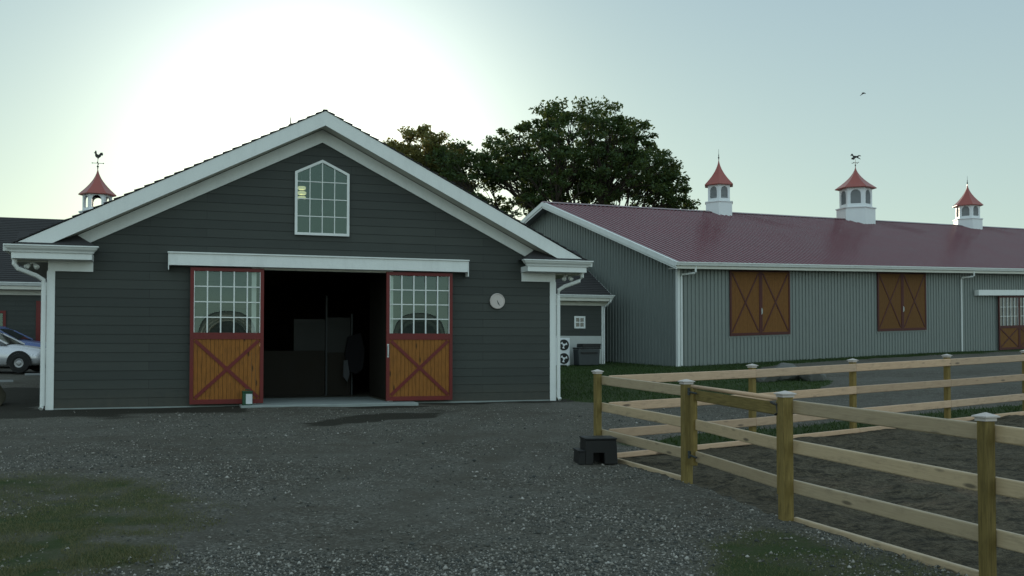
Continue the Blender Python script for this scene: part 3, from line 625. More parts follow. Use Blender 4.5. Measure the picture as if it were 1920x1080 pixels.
q = MB(); q.mesh([(-.22, 0, 1.95), (.10, 0, 2.05), (.20, .0, 1.6), (.16, 0, 1.15), (-.02, .0, 1.0), (-.22, 0, 1.1), (-.30, 0, 1.5), (-.22, .12, 1.95), (.10, .12, 2.05), (.20, .15, 1.6), (.16, .14, 1.15), (-.02, .14, 1.0), (-.22, .12, 1.1), (-.30, .14, 1.5)], [(0, 6, 5, 4, 3, 2, 1), (7, 8, 9, 10, 11, 12, 13)] + [(i, (i + 1) % 7, 7 + (i + 1) % 7, 7 + i) for i in range(7)]); q.build('cover', M['cloth'], t)
t = b1t('towel', DO1 - .50, 2.85, 1.0, 'pale grey rag hanging low beside the dark horse blanket', 'towel')
q = MB(); q.mesh([(-.06, 0, 1.35), (.04, 0, 1.36), (.09, 0, 1.0), (.03, 0, .82), (-.07, 0, .95), (-.06, .04, 1.35), (.04, .04, 1.36), (.09, .05, 1.0), (.03, .05, .82), (-.07, .04, .95)], [(0, 4, 3, 2, 1), (5, 6, 7, 8, 9)] + [(i, (i + 1) % 5, 5 + (i + 1) % 5, 5 + i) for i in range(5)]); q.build('fabric', M['palecloth'], t)
for k, (x_, lb) in enumerate(((0.0, 'left one of two small warm lights far inside the dark aisle'), (.19, 'right one of two small warm lights far inside the dark aisle'))):
    t = b1t('wall_lamp', 4.70 + x_, 9.0, 1.75, lb, 'lamp', group='lights inside the barn aisle'); q = MB(); q.lathe((0, 0, 1.70), [(.005, 0), (.045, .03), (.05, .07), (.03, .12), (.005, .14)], 10); q.build('bulb', M['bulb'], t, smooth=True)
    q = MB(); q.box(-.02, .02, .0, .12, 1.84, 1.88); q.build('bracket', M['blackmetal'], t)
# lamp hanging behind the gable window
t = b1t('hanging_lantern', 5.12, .14, 5.1, 'glowing yellow louvred lantern seen through the left side of the gable window', 'lamp')
for k, (z, r_) in enumerate(((4.98, .095), (5.09, .10), (5.20, .09))):
    q = MB(); q.lathe((0, 0, z), [(r_ * .8, 0), (r_, .02), (r_, .055), (r_ * .8, .07)], 16); q.build('glass_band', M['lampglass'], t, smooth=True)
q = MB(); q.lathe((0, 0, 5.27), [(.09, 0), (.07, .05), (.02, .08)], 16); q.tube([(0, 0, 5.3), (0, 0, 5.6)], .006); q.build('lamp_cap', M['galv'], t); q = MB(); q.lathe((0, 0, 4.95), [(.05, 0), (.08, .03)], 16); q.build('lamp_base', M['galv'], t)
# clock
t = b1t('wall_clock', 9.64, -.02, 2.77, 'round white wall clock on the siding right of the barn doors', 'clock')
q = MB(); q.lathe((0, 0, 2.77), [(.178, 0), (.185, -.02), (.180, -.045), (.165, -.05), (.160, -.035)], 40, axis='y'); q.build('rim', M['capwood'], t, smooth=False)
q = MB(); q.lathe((0, 0, 2.77), [(.001, -.03), (.162, -.03)], 40, axis='y'); q.face([(.162 * math.cos(k), -.030, 2.77 + .162 * math.sin(k)) for k in np.linspace(0, 2 * math.pi, 41)[:-1]]); q.build('dial', M['white'], t)
for k in range(12): q = MB(); a_ = R(90 - 30 * (k + 1)); text_faces(q, str(k + 1), (.125 * math.cos(a_), -.033, 2.77 + .125 * math.sin(a_)), .042); q.build('dial_number', M['louvre'], t)
for nm, a_, L_, w_ in (('hour_hand', R(90 - 162.5), .085, .007), ('minute_hand', R(90 - 150), .125, .005)):
    q = MB(); dx_, dz_ = math.cos(a_), math.sin(a_); q.obox((dx_ * L_ * .42, -.037, 2.77 + dz_ * L_ * .42), (dx_ * L_ * .58, 0, dz_ * L_ * .58), (0, .002, 0), (-dz_ * w_, 0, dx_ * w_)); q.build(nm, M['darkgrey'], t)
# twin floodlights below the eaves
for k, (u_, lb) in enumerate(((-.30, 'small white twin floodlight under the left eave of the barn'), (W1 + .30, 'small white twin floodlight under the right eave of the barn'))):
    t = b1t('floodlight', u_, .05, 3.42, lb, 'floodlight', group='twin floodlights under the barn eaves')
    for s_ in (-1, 1):
        q = MB(); c = np.array((s_ * .075, -.12, 3.34)); dr_ = np.array((s_ * .55, -.6, -.55)); dr_ /= np.linalg.norm(dr_); q.tube([c - dr_ * .06, c - dr_ * .03, c + dr_ * .04, c + dr_ * .06], [.022, .045, .055, .05], 12); q.build('lamp_head', M['white'], t, smooth=True)
    q = MB(); q.tube([(0, 0, 3.425), (0, 0, 3.40)], .05, 12); q.tube([(-.07, -.09, 3.37), (0, -.02, 3.40), (.07, -.09, 3.37)], .012); q.build('mount', M['white'], t)
# green container on the threshold
t = b1t('plastic_canister', 3.94, -.42, FZ + .018, 'small dark green canister with a white label standing at the left sliding door', 'canister')
zb = FZ + .018
q = MB(); pr = [(-.105, -.085), (-.09, -.1), (.09, -.1), (.105, -.085), (.105, .085), (.09, .1), (-.09, .1), (-.105, .085)]
q.prism([(x, y) for x, y in pr], 2, zb + .001, zb + .27); q.build('body', M['greenplastic'], t, bevel=.008)
q = MB(); q.prism([(x * 1.05, y * 1.05) for x, y in pr], 2, zb + .271, zb + .30); q.tube([(-.05, 0, zb + .3), (-.04, 0, zb + .33), (.04, 0, zb + .33), (.05, 0, zb + .3)], .01); q.build('lid', M['greenplastic'], t, bevel=.006)
q = MB(); q.box(-.035, .095, -.1035, -.1015, zb + .03, zb + .24); lab = q.build('label', M['paper'], t)

# ------------------------------------------------------------------ cross wing behind the barn (left and right stretches are one building each)
def wing(name, u0, u1, v0, ez, base, label, depth=6.6, sides=(0, 0)):
    o = b1w(u0, v0); L = u1 - u0; t = thing(name, (o[0], o[1], base), B1A, label, 'building'); rz_ = ez + .5 * depth
    q = MB(); lap_rows(q, base, ez - .25, lambda z: 0.0, lambda z: L, .19, []); q.build('front_wall', M['siding'], t)
    for wall_x in (-.005, L - .03): q = MB(); q.prism([(.01, base), (2 * depth, base), (2 * depth, ez - .3), (depth, rz_ - .3), (.01, ez - .3)], 0, wall_x, wall_x + .035); q.build('end_wall', M['siding'], t)
    q = MB(); x0, x1 = -.25, L + .25
    shingle_slope(q, (x0, -.4, ez - .02), (x1, -.4, ez - .02), (x1, depth, rz_), (x0, depth, rz_), .22, .02); shingle_slope(q, (x0, 2 * depth + .4, ez - .02), (x1, 2 * depth + .4, ez - .02), (x1, depth, rz_), (x0, depth, rz_), .3, .02)
    q.face([(x0, -.4, ez - .10), (x0, depth, rz_ - .08), (x1, depth, rz_ - .08), (x1, -.4, ez - .10)]); q.face([(x0, 2 * depth + .4, ez - .1), (x1, 2 * depth + .4, ez - .1), (x1, depth, rz_ - .08), (x0, depth, rz_ - .08)]); q.build('roof', M['shingle'], t)
    q = MB(); q.prism([(-.42, ez - .03), (depth, rz_ - .01), (depth, rz_ - .20), (-.42, ez - .22)], 0, x1, x1 + .025); q.build('rake_board', M['white'], t)
    q = MB(); molding(q, x0, x1, -.41, [(.0, ez - .17), (.05, ez - .15), (.09, ez - .06), (.11, ez - .055), (.11, ez - .02), (.0, ez - .015)]); q.build('gutter', M['white'], t)
    q = MB(); q.box(x0, x1, -.40, -.02, ez - .30, ez - .28); q.box(x0, x1, -.03, -.001 + .0, ez - .50, ez - .303); q.box(x0, x1, -.40, -.385, ez - .278, ez - .17); q.build('frieze_board', M['soffit'], t)
    return t, L
LW, LL = wing('left_wing', -19, -.1, 20.7, 4.22, .80, 'low dark building with a white gutter behind the parked cars')
q = MB(); x = LL - 3.3 + 0; 
# windows and door placed by distance from the barn end
q = MB(); q.box(15.08, 15.18, -.05, -.018, 1.55, 3.1); q.box(13.8, 13.9, -.05, -.018, 1.55, 3.1); q.box(13.9, 15.08, -.05, -.018, 3.0, 3.1); q.box(13.9, 15.08, -.05, -.018, 1.55, 1.65); wn = q.build('stall_window', M['red'], LW)
q = MB(); q.box(13.91, 15.07, -.030, -.022, 1.66, 2.99); q.build('window_pane', M['winglass'], wn)
q = MB(); q.box(16.25, 17.3, -.07, -.018, .85, 3.5); dd = q.build('barn_door', M['red'], LW)
q = MB(); q.box(15.0, 16.2, -.035, -.016, .75, 1.35); q.build('foundation_band', M['concrete'], LW)
RW, RL = wing('right_wing', 8.0, 21.5, 20.7, 4.12, .70, 'small dark shingled annex with a tiny four-pane window between the two barns')
q = MB(); q.box(0, RL - .14, -.045, -.016, .70, 2.20); q.build('pale_wainscot', mottled('pale_block_wall', (.46, .48, .46), .85, .12, 2, 30, .2), RW)
q = MB(); q.box(RL - .12, RL + .012, -.05, .06, .7, 3.6); q.build('corner_board', M['white'], RW)
q = MB(); q.tube([(RL + .15, -.48, 3.95), (RL + .15, -.48, 3.8), (RL - .0, -.12, 3.55), (RL - .02, -.10, 3.4), (RL - .02, -.10, .85)], .04, 8); q.build('downspout', M['white'], RW)
q = MB(); wx0 = RL - 1.50; wx1 = wx0 + .55; wz0, wz1 = 2.55, 3.12
for b_ in ((wx0, wx0 + .08, wz0, wz1), (wx1 - .08, wx1, wz0, wz1), (wx0 + .08, wx1 - .08, wz0, wz0 + .08), (wx0 + .08, wx1 - .08, wz1 - .08, wz1), ((wx0 + wx1) / 2 - .02, (wx0 + wx1) / 2 + .02, wz0 + .08, wz1 - .08)): q.box(b_[0], b_[1], -.05, -.017, b_[2], b_[3])
q.box(wx0 + .08, wx1 - .08, -.048, -.019, (wz0 + wz1) / 2 - .02, (wz0 + wz1) / 2 + .02); wn = q.build('small_window', M['white'], RW)
q = MB(); q.box(wx0 + .07, wx1 - .07, -.03, -.022, wz0 + .07, wz1 - .07); q.build('window_pane', M['carglass'], wn)
# twin-fan heat pump and the bin at the annex
pz = gz(*b1w(18.9, 20.1))
t = b1t('heat_pump', 19.0, 20.15, pz, 'pale twin-fan outdoor unit against the annex wall, left of the dark bin', 'heat pump')
q = MB(); q.box(-.50, .50, -.18, .18, pz + .06, pz + 1.30); q.build('cabinet', M['cupwhite'], t, bevel=.02)
for z in (.36, .98):
    q = MB(); q.lathe((.2, -.181, pz + z), [(.25, 0), (.25, -.015), (.20, -.02), (.195, -.004), (.001, -.004)], 28, axis='y'); f_ = q.build('fan_ring', M['blackplastic'], t)
    q = MB()
    for k in range(3):
        a_ = k * 2.094 + .3; q.prism([(.2 + .03 * math.cos(a_), pz + z + .03 * math.sin(a_)), (.2 + .17 * math.cos(a_ - .3), pz + z + .17 * math.sin(a_ - .3)), (.2 + .18 * math.cos(a_ + .4), pz + z + .18 * math.sin(a_ + .4))], 1, -.196, -.19)
    q.lathe((.2, -.19, pz + z), [(.06, 0), (.055, -.015), (.001, -.02)], 14, axis='y'); q.build('fan_blades', M['cupwhite'], f_)
for x0 in (-.45, .35): q = MB(); q.box(x0, x0 + .1, -.2, .2, pz, pz + .06); q.build('foot', M['galv'], t)
pz = gz(*b1w(20.75, 19.7))
t = b1t('storage_bin', 20.25, 19.8, pz, 'dark grey lidded storage bin on the lawn against the annex wall', 'bin')
q = MB(); q.prism([(-.50, pz + .02), (.50, pz + .02), (.54, pz + .74), (-.54, pz + .74)], 1, -.3, .3); q.build('body', M['darkgrey'], t, bevel=.02)
q = MB(); q.prism([(-.36, pz + .83), (.56, pz + .83), (.58, pz + 1.0), (-.34, pz + 1.0)], 1, -.35, .33); q.box(-.56, .58, -.34, .32, pz + .75, pz + .825); q.build('lid', M['blackplastic'], t, bevel=.02)
q = MB(); q.box(-.40, .40, -.345, -.305, pz + .55, pz + .62); q.build('grip', M['blackplastic'], t)

# ------------------------------------------------------------------ long ribbed-steel barn
SH = .029; ZB = .75
B2 = thing('steel_barn', (B2O[0], B2O[1], ZB), B2A, 'long grey ribbed-steel barn with a maroon metal roof on the right', 'barn')
L2, W2, E2, S2 = 62.0, 20.2, 5.42, .369
def r2z(w_): return E2 + S2 * ((w_ if w_ < W2 / 2 else W2 - w_) + .6)
openings = [(3.1, 7.0, 2.1, 5.3), (13.4, 17.35, 2.1, 5.3), (23.7, 27.6, .75, 3.8)]
wl = MB(); prof = ribs(L2)
for (s0, h0), (s1, h1) in zip(prof[:-1], prof[1:]): wl.face([(s0, -h0, ZB), (s1, -h1, ZB), (s1, -h1, 5.5), (s0, -h0, 5.5)])
wl.build('long_wall', M['wall2'], B2, shear=SH)
gl_ = MB(); prof = ribs(W2)
for (s0, h0), (s1, h1) in zip(prof[:-1], prof[1:]): gl_.face([(-h1, s1, ZB), (-h0, s0, ZB), (-h0, s0, r2z(s0) - .1), (-h1, s1, r2z(s1) - .1)])
gl_.build('gable_wall', M['wall2'], B2, shear=SH)
q = MB(); q.box(.02, L2, W2 - .05, W2, ZB, 5.5); q.box(L2 - .05, L2, .02, W2, ZB, 5.5); q.prism([(.05, 5.5), (W2, 5.5), (W2 / 2, r2z(W2 / 2) - .1)], 0, L2 - .05, L2); q.build('rear_wall', M['wall2'], B2, shear=SH)
rf = MB(); prof = [(i * .305 + d, h) for i in range(int((L2 + 1.2) / .305)) for d, h in ((0, 0), (.19, 0), (.205, .036), (.27, .036), (.285, 0))] + [(L2 + 1.2, 0)]
ew, rw = -.6, W2 / 2; ns = math.sqrt(1 + S2 ** 2)
for (s0, h0), (s1, h1) in zip(prof[:-1], prof[1:]):
    x0, x1 = s0 - .6, s1 - .6; f = lambda x, h, w_: (x, w_ - h * S2 / ns * (1 if w_ <= rw else -1), r2z(w_) + h / ns)
    rf.face([f(x0, h0, ew), f(x1, h1, ew), f(x1, h1, rw), f(x0, h0, rw)]); rf.face([(x0, rw, r2z(rw) + h0), (x1, rw, r2z(rw) + h1), (x1, W2 + .6, r2z(ew) + h1), (x0, W2 + .6, r2z(ew) + h0)])
rf.face([(-.55, ew, r2z(ew) - .05), (-.55, rw, r2z(rw) - .05), (L2 + .5, rw, r2z(rw) - .05), (L2 + .5, ew, r2z(ew) - .05)]); rf.face([(-.55, W2 + .6, r2z(ew) - .05), (L2 + .5, W2 + .6, r2z(ew) - .05), (L2 + .5, rw, r2z(rw) - .05), (-.55, rw, r2z(rw) - .05)])
rf.build('roof', M['metalroof'], B2, shear=SH)
q = MB(); q.prism([(rw - .22, r2z(rw - .22) + .06), (rw, r2z(rw) + .075), (rw + .22, r2z(rw - .22) + .06), (rw, r2z(rw) + .01)], 0, -.62, L2 + .6); q.build('ridge_cap', M['metalroof'], B2, shear=SH)
for sg in (0, 1):
    mi = (lambda w_: W2 - w_) if sg else (lambda w_: w_)
    q = MB(); P = [(mi(-.62), r2z(-.62) + .03), (rw, r2z(rw) + .03), (rw, r2z(rw) - .20), (mi(-.62), r2z(-.62) - .20)]; q.prism(P, 0, -.64, -.60)
    P = [(mi(-.62), r2z(-.62) + .028), (rw, r2z(rw) + .028), (rw, r2z(rw) - .24), (mi(-.62), r2z(-.62) - .24)]
    q.prism([(a_, z_ + .032 if i < 2 else r2z(min(a_, W2 - a_)) + .03) for i, (a_, z_) in enumerate(P)], 0, -.64, -.42) if False else None
    q.prism([(mi(-.62), r2z(-.62) - .12), (rw, r2z(rw) - .12), (rw, r2z(rw) - .30), (mi(-.62), r2z(-.62) - .30)], 0, -.597, -.57)
    q.build('rake_board', M['white'], B2, shear=SH)
    q = MB(); a_, z_ = mi(-.62), r2z(-.62) + .034
    A_, B_, C_, D_ = (-.64, a_, z_), (-.48, a_, z_ + .004), (-.48, rw, r2z(rw) + .038), (-.64, rw, r2z(rw) + .034); q.face([A_, B_, C_, D_] if not sg else [A_, D_, C_, B_]); q.build('rake_cap', M['white'], B2, shear=SH)
    q = MB(); q.face([(-.57, mi(-.6), r2z(-.6) - .16), (0, mi(-.6), r2z(-.6) - .16), (0, rw, r2z(rw) - .16), (-.57, rw, r2z(rw) - .16)]); q.build('rake_soffit', M['louvre'], B2, shear=SH)
q = MB(); molding(q, -.66, L2 + .6, ew - .01, [(.0, E2 - .15), (.07, E2 - .13), (.11, E2 - .03), (.13, E2 - .02), (.13, E2 + .02), (.0, E2 + .0)], 0, 0); q.build('gutter', M['white'], B2, shear=SH)
q = MB(); q.box(-.6, L2, ew, ew + .03, E2 - .27, E2 - .155); q.box(-.55, L2, ew + .03, -.03, E2 - .26, E2 - .24); q.build('eave_soffit', M['soffit'], B2, shear=SH)
q = MB(); q.box(-.035, .02, -.05, .10, ZB, E2 - .26); q.box(.02, .10, -.05, -.024, ZB, E2 - .26); q.build('corner_trim', M['white'], B2, shear=SH)
for uu_ in (.16, 20.42, 40.6):
    q = MB(); q.tube([(uu_ + .38, ew + .02, E2 - .12), (uu_ + .38, ew + .02, E2 - .42), (uu_ + .36, ew + .05, E2 - .46), (uu_ + .03, -.08, E2 - .50), (uu_, -.07, E2 - .62), (uu_, -.07, ZB + .1)], .048, 8); q.build('downspout', M['white'], B2, shear=SH)
q = MB(); q.box(-.02, L2, -.06, -.022, ZB - .35, ZB + .04); q.build('base_trim', M['darkgrey'], B2, shear=SH)
for (a, b) in ((3.1, 7.02), (13.42, 17.35)):
    mx = (a + b) / 2
    for k, (x0, x1) in enumerate(((a, mx - .004), (mx + .004, b))): lf = grid_door(B2, 'shutter_door', x0, x1, 2.10, 5.20, -.03, 0, 0, 5.08, 5.20, k == 1, -1, shear=SH, mat='stain2', fw=.10)
    q = MB(); q.box(a - .06, b + .06, -.032, -.023, 2.02, 2.10); q.build('sill_flashing', M['wall2'], B2, shear=SH)
q = MB(); q.box(21.65, 33.6, -.30, -.03, 3.93, 4.24); q.build('track_cover', M['white'], B2, shear=SH)
for k in range(2): grid_door(B2, 'sliding_door', 23.72 + k * 1.96, 23.72 + (k + 1) * 1.96 - .01, .82, 3.90, -.12, 5, 3, 2.05, 2.20, False, 1, shear=SH, mat='stain2', fw=.10, glassmat='carglass')

# ------------------------------------------------------------------ cupolas
def cupola(name, loc, rz, R0, hb, hm, hr, louvred, vane, label, group=None):
    x0, y0, z0 = loc; t = thing(name, loc, rz, label, 'cupola', group); n = 6; a0 = R(30); c = (0, 0, z0)
    q = MB(); q.lathe(c, [(R0 * 1.0, -R0 * .45), (R0 * 1.0, hb - .08), (R0 * 1.06, hb - .06), (R0 * 1.06, hb), (R0 * .80, hb + .02)], n, a0); q.build('base', M['cupwhite'], t)
    rb = R0 * .84; side = rb
    q = MB(); z1, z2 = z0 + hb + .02, z0 + hb + hm
    ap = rb * math.cos(math.pi / n); wd = side; aw = wd * .31; azb = z1 + hm * .16; azs = z1 + hm * .62
    lv = MB()
    for k in range(n):
        th = 2 * math.pi * k / n + a0 + math.pi / n; N = np.array((math.cos(th), math.sin(th))); T = np.array((-N[1], N[0])); 
        def P(s, z, d=0): p = N * (ap - d) + T * s; return (p[0], p[1], z)
        hwid = wd / 2
        arch = [(aw * math.cos(p), azs + aw * math.sin(p)) for p in np.linspace(0, math.pi, 9)]
        # wall with an arched opening
        q.face([P(-hwid, z1), P(hwid, z1), P(aw, azb), P(-aw, azb)]) ; q.face([P(hwid, z1), P(hwid, z2), P(aw, azs), P(aw, azb)]); q.face([P(-hwid, z2), P(-hwid, z1), P(-aw, azb), P(-aw, azs)])
        for i in range(8):
            (xa, za_), (xb, zb_) = arch[i], arch[i + 1]
            ta, tb = hwid - 2 * hwid * i / 8, hwid - 2 * hwid * (i + 1) / 8
            q.face([P(xa, za_), P(ta, z2), P(tb, z2), P(xb, zb_)])
        ring = [(-aw, azb), (aw, azb)] + arch
        for i in range(len(ring)):
            (xa, za_), (xb, zb_) = ring[i], ring[(i + 1) % len(ring)]
            if abs(xa - xb) + abs(za_ - zb_) > 1e-6: q.face([P(xa, za_), P(xb, zb_), P(xb, zb_, .10), P(xa, za_, .10)])
        if louvred:
            zl = azb
            while zl < azs + aw * .9:
                half = aw if zl < azs else math.sqrt(max(0, aw ** 2 - (zl - azs) ** 2)); lv.face([P(-half, zl, .02), P(half, zl, .02), P(half, zl + .09, .085), P(-half, zl + .09, .085)]); zl += .075
    q.lathe((0, 0, z2), [(rb * 1.0, -.05), (rb * 1.08, -.03), (rb * 1.08, .0)], n, a0); q.build('lantern', M['cupwhite'], t)
    if louvred: lv.build('louvres', M['louvre'], t)
    else:
        q = MB(); q.lathe((0, 0, z1), [(rb * .95, -.02), (rb * .95, .0)], n, a0); q.build('floor', M['cupwhite'], t)
    Rr = R0 * 1.08; q = MB(); pr = [(Rr * .98, -.05), (Rr, -.03), (Rr, .0)]
    for i in range(1, 11): s = i / 10; pr.append((Rr * (1 - s) ** 1.8 + .012, hr * s))
    q.lathe((0, 0, z2), pr, n, a0); q.build('spire_roof', M['copper'], t)
    zt = z2 + hr
    if vane == 'finial':
        fk_ = 2.2 if R0 < .5 else 1.0; q = MB(); q.lathe((0, 0, zt - .05), [(a_ * fk_, b_) for a_, b_ in ((.03, 0), (.03, .06), (.05, .10), (.03, .15), (.015, .17), (.03, .25), (.012, .30), (.006, .62))], 8); q.build('finial', M['blackmetal'], t)
    else:
        q = MB(); q.lathe((0, 0, zt - .05), [(.03, 0), (.02, .06), (.05, .10), (.05, .13), (.015, .17), (.012, .50)], 8)
        for s in (0, 1):
            d = (math.cos(s * math.pi / 2 + .5) * .24, math.sin(s * math.pi / 2 + .5) * .24); q.tube([(-d[0], -d[1], zt + .22), (d[0], d[1], zt + .22)], .012, 5)
            for e in (-1, 1): q.lathe((d[0] * e, d[1] * e, zt + .19), [(.005, 0), (.035, .03), (.005, .06)], 6)
        vn = q.build('weathervane', M['blackmetal'], t); q = MB(); zc = zt + .45
        if vane == 'horse':
            S = .34; sh = [(-1.0, .62), (-.86, .98), (-.66, 1.12), (-.52, 1.0), (-.36, .72), (.30, .66), (.48, .74), (.72, .86), (1.05, .80), (1.2, .62), (.95, .66), (.70, .62), (.62, .40), (.95, .20), (1.15, .02), (.85, .10), (.50, .24), (.28, .34), (.10, .30), (-.20, .30), (-.35, .24), (-.75, .30), (-.85, .02), (-.62, .16), (-.42, .06), (-.30, -.10), (-.22, .10), (-.40, .42), (-.62, .66), (-.74, .74), (-.88, .60)]
        else:
            S = .25; sh = [(-.75, 1.0), (-.55, 1.12), (-.50, 1.38), (-.30, 1.42), (-.25, 1.15), (-.18, .80), (.10, .66), (.28, .80), (.45, 1.05), (.78, 1.08), (.92, .80), (.82, .50), (.62, .55), (.50, .30), (.25, .10), (.10, .02), (.12, -.15), (-.05, -.15), (-.08, .04), (-.35, .18), (-.50, .45), (-.52, .85)]
        q.prism([(a_ * S, zc + b_ * S) for a_, b_ in sh], 1, -.012, .012); fo = q.build('figure', M['blackmetal'], vn); fo.rotation_euler = (0, 0, -rz + R(8))
    return t
def on_ridge(u_): p = B2O + B2U * u_ + B2V * (W2 / 2); return (p[0], p[1], r2z(W2 / 2) + SH * u_ - .02)
G = 'cupolas along the maroon barn ridge'
cupola('roof_cupola', on_ridge(12.0), R(48), .88, .62, 1.02, 1.62, True, 'finial', 'white cupola with a plain spike, nearest the tree on the maroon roof', G)
cupola('roof_cupola', on_ridge(24.15), R(11), 1.22, .78, 1.32, 1.50, True, 'horse', 'biggest white cupola, carrying a horse weathervane, on the maroon roof', G)
cupola('roof_cupola', on_ridge(36.2), R(-6), .98, .52, .98, 1.62, True, 'finial', 'white cupola with a plain spike at the far right of the maroon roof', G)
p = b1w(-1.05, 27.3); cupola('roof_cupola', (p[0], p[1], 7.48), R(-11), .76, .45, .80, 1.24, False, 'rooster', 'open-arched white cupola with a rooster weathervane on the far left roof')
p = b1w(AX, 9.3); cupola('roof_cupola', (p[0] + .28, p[1], AZ + .22), R(10), .42, .28, .35, .58, True, 'finial', 'small cupola whose dark spike alone shows above the clock barn roof')

# ------------------------------------------------------------------ fences and gate
def post(root, x, y, ztop, zbot, s=.065, capmat='capwood', rz=0):
    c, sn = math.cos(rz), math.sin(rz); lx, ly = x - root.location.x, y - root.location.y
    q = MB(); q.obox((lx, ly, (ztop - .05 + zbot - .15) / 2), (c * s, sn * s, 0), (-sn * s, c * s, 0), (0, 0, (ztop - .05 - zbot + .15) / 2)); p = q.build('post', M['post'], root, bevel=.006)
    q = MB(); r2 = math.sqrt(2); q.lathe((lx, ly, ztop), [((s + .008) * r2, -.060), ((s + .008) * r2, -.036), ((s + .024) * r2, -.032), ((s + .024) * r2, -.022), (.004, .004)], 4, rz + math.pi / 4); q.build('post_cap', M[capmat], p); return p
def rounded(o):
    o.modifiers['bevel'].segments = 3; return o
def board(root, a, b, za, zb, h=.13, th=.038, mat='pine', name='rail'):
    ox, oy = root.location.x, root.location.y; q = MB(); q.beam((a[0] - ox, a[1] - oy, za), (b[0] - ox, b[1] - oy, zb), th, h); return rounded(q.build(name, M[mat], root, bevel=.012))
NF = thing('arena_fence', (1.25, 14.6, .1), 0, 'near run of the pale three-board arena fence, coming towards the viewer from its corner', 'fence')
FF = thing('arena_fence', (1.25 + FAD[0] * .01, 14.6 + FAD[1] * .01, .1), 0, 'far run of the three-board arena fence, along the gravel drive before the steel barn', 'fence')
RT = (.085 + .07, .475 + .07, .865 + .07)
fbn = []
for i, (x, y, zt) in enumerate(FB):
    d = np.array(FB[min(i + 1, len(FB) - 1)][:2]) - np.array(FB[max(i - 1, 0)][:2]); a_ = math.atan2(d[1], d[0])
    post(NF, x, y, zt, gz(x, y), .056 if i in (1, 2) else .046, rz=a_)
for i in range(len(FB) - 1):
    a, b = np.array(FB[i]), np.array(FB[i + 1]); d = (b - a)[:2]; d /= np.linalg.norm(d); n_ = np.array((-d[1], d[0])); o_ = n_ * .072   # arena side
    if i == 1: continue
    for k, r_ in enumerate(RT): board(NF, a[:2] + o_ + d * .0, b[:2] + o_ - d * .0, a[2] - r_, b[2] - r_ - (.006 if k == 1 else 0), .130, .046)
    board(NF, a[:2] + o_ + d * .05, b[:2] + o_ - d * .05, gz(*a[:2]) - .010, gz(*b[:2]) - .010, .085, .05, name='kick_board')
FAP = [(0.0, 1.365), (3.11, 1.42), (5.53, 1.49), (8.17, 1.56), (10.7, 1.635), (13.2, 1.71), (15.7, 1.78), (18.2, 1.86), (20.7, 1.93)]
for i, (s, zt) in enumerate(FAP):
    if i: x, y = FA0 + FAD * s; post(FF, x, y, zt, gz(x, y), .046, rz=math.atan2(FAD[1], FAD[0]))
nA = np.array((FAD[1], -FAD[0])) * .068
for i in range(len(FAP) - 1):
    a, b = FAP[i], FAP[i + 1]; pa, pb = FA0 + FAD * a[0] + nA, FA0 + FAD * b[0] + nA
    for r_ in RT: board(FF, pa + (FAD * .16 if i == 0 else 0), pb, a[1] - r_, b[1] - r_, .135, .040, 'pinefar')
    board(FF, pa + nA * .8 + (FAD * .2 if i == 0 else 0), pb + nA * .8, gz(*pa) + .008, gz(*pb) + .008, .08, .045, 'pinefar', name='kick_board')
# gate
a, b = np.array(FB[1]), np.array(FB[2]); d = (b - a)[:2]; Lg = np.linalg.norm(d); d /= Lg; n_ = np.array((-d[1], d[0]))
GT = thing('arena_gate', (a[0] + d[0] * .12, a[1] + d[1] * .12, .15), 0, 'closed wooden gate of the riding arena, hung between two capped posts', 'gate')
g0, g1 = a[:2] + d * .11 + n_ * .03, b[:2] - d * .10 + n_ * .03
def gzz(f, dz): return a[2] + (b[2] - a[2]) * f - dz
for nm, p_, f in (('stile', g0 + d * .045, .05), ('stile', g1 - d * .045, .95)):
    q = MB(); q.obox((p_[0] - GT.location.x, p_[1] - GT.location.y, gzz(f, .10 + .47)), (d[0] * .045, d[1] * .045, 0), (n_[0] * .03, n_[1] * .03, 0), (0, 0, .47)); q.build(nm, M['post'], GT, bevel=.005)
for r_, m_ in ((.19, 'post'), (.545, 'pine'), (.93, 'pine')): board(GT, g0 + d * .09 + n_ * .015, g1 - d * .09 + n_ * .015, gzz(0, r_), gzz(1, r_), .13, .034, m_)
q = MB(); ox, oy = GT.location.x, GT.location.y; q.tube([(g0[0] - ox, g0[1] - oy, gzz(0, .085)), (g1[0] - ox, g1[1] - oy, gzz(1, .085))], .024, 10); q.build('top_bar', M['pinefar'], GT, smooth=True)
q = MB(); p_ = g1 - n_ * .07
q.tube([(p_[0] - d[0] * .12 - ox, p_[1] - d[1] * .12 - oy, gzz(1, .12)), (p_[0] - ox, p_[1] - oy, gzz(1, .14)), (p_[0] + d[0] * .03 - ox, p_[1] + d[1] * .03 - oy, gzz(1, .22)), (p_[0] - d[0] * .03 - ox, p_[1] - d[1] * .03 - oy, gzz(1, .24))], .014, 6); q.build('latch', M['blackmetal'], GT)
for dz in (.15, .92):
    q = MB(); p_ = g0 - n_ * .04; q.tube([(p_[0] - ox, p_[1] - oy, gzz(0, dz)), (p_[0] + d[0] * .22 - ox, p_[1] + d[1] * .22 - oy, gzz(0, dz + .01))], .012, 6); q.lathe((p_[0] - ox, p_[1] - oy, gzz(0, dz + .04)), [(.02, 0), (.02, .09)], 8); q.build('hinge', M['darkgrey'], GT)

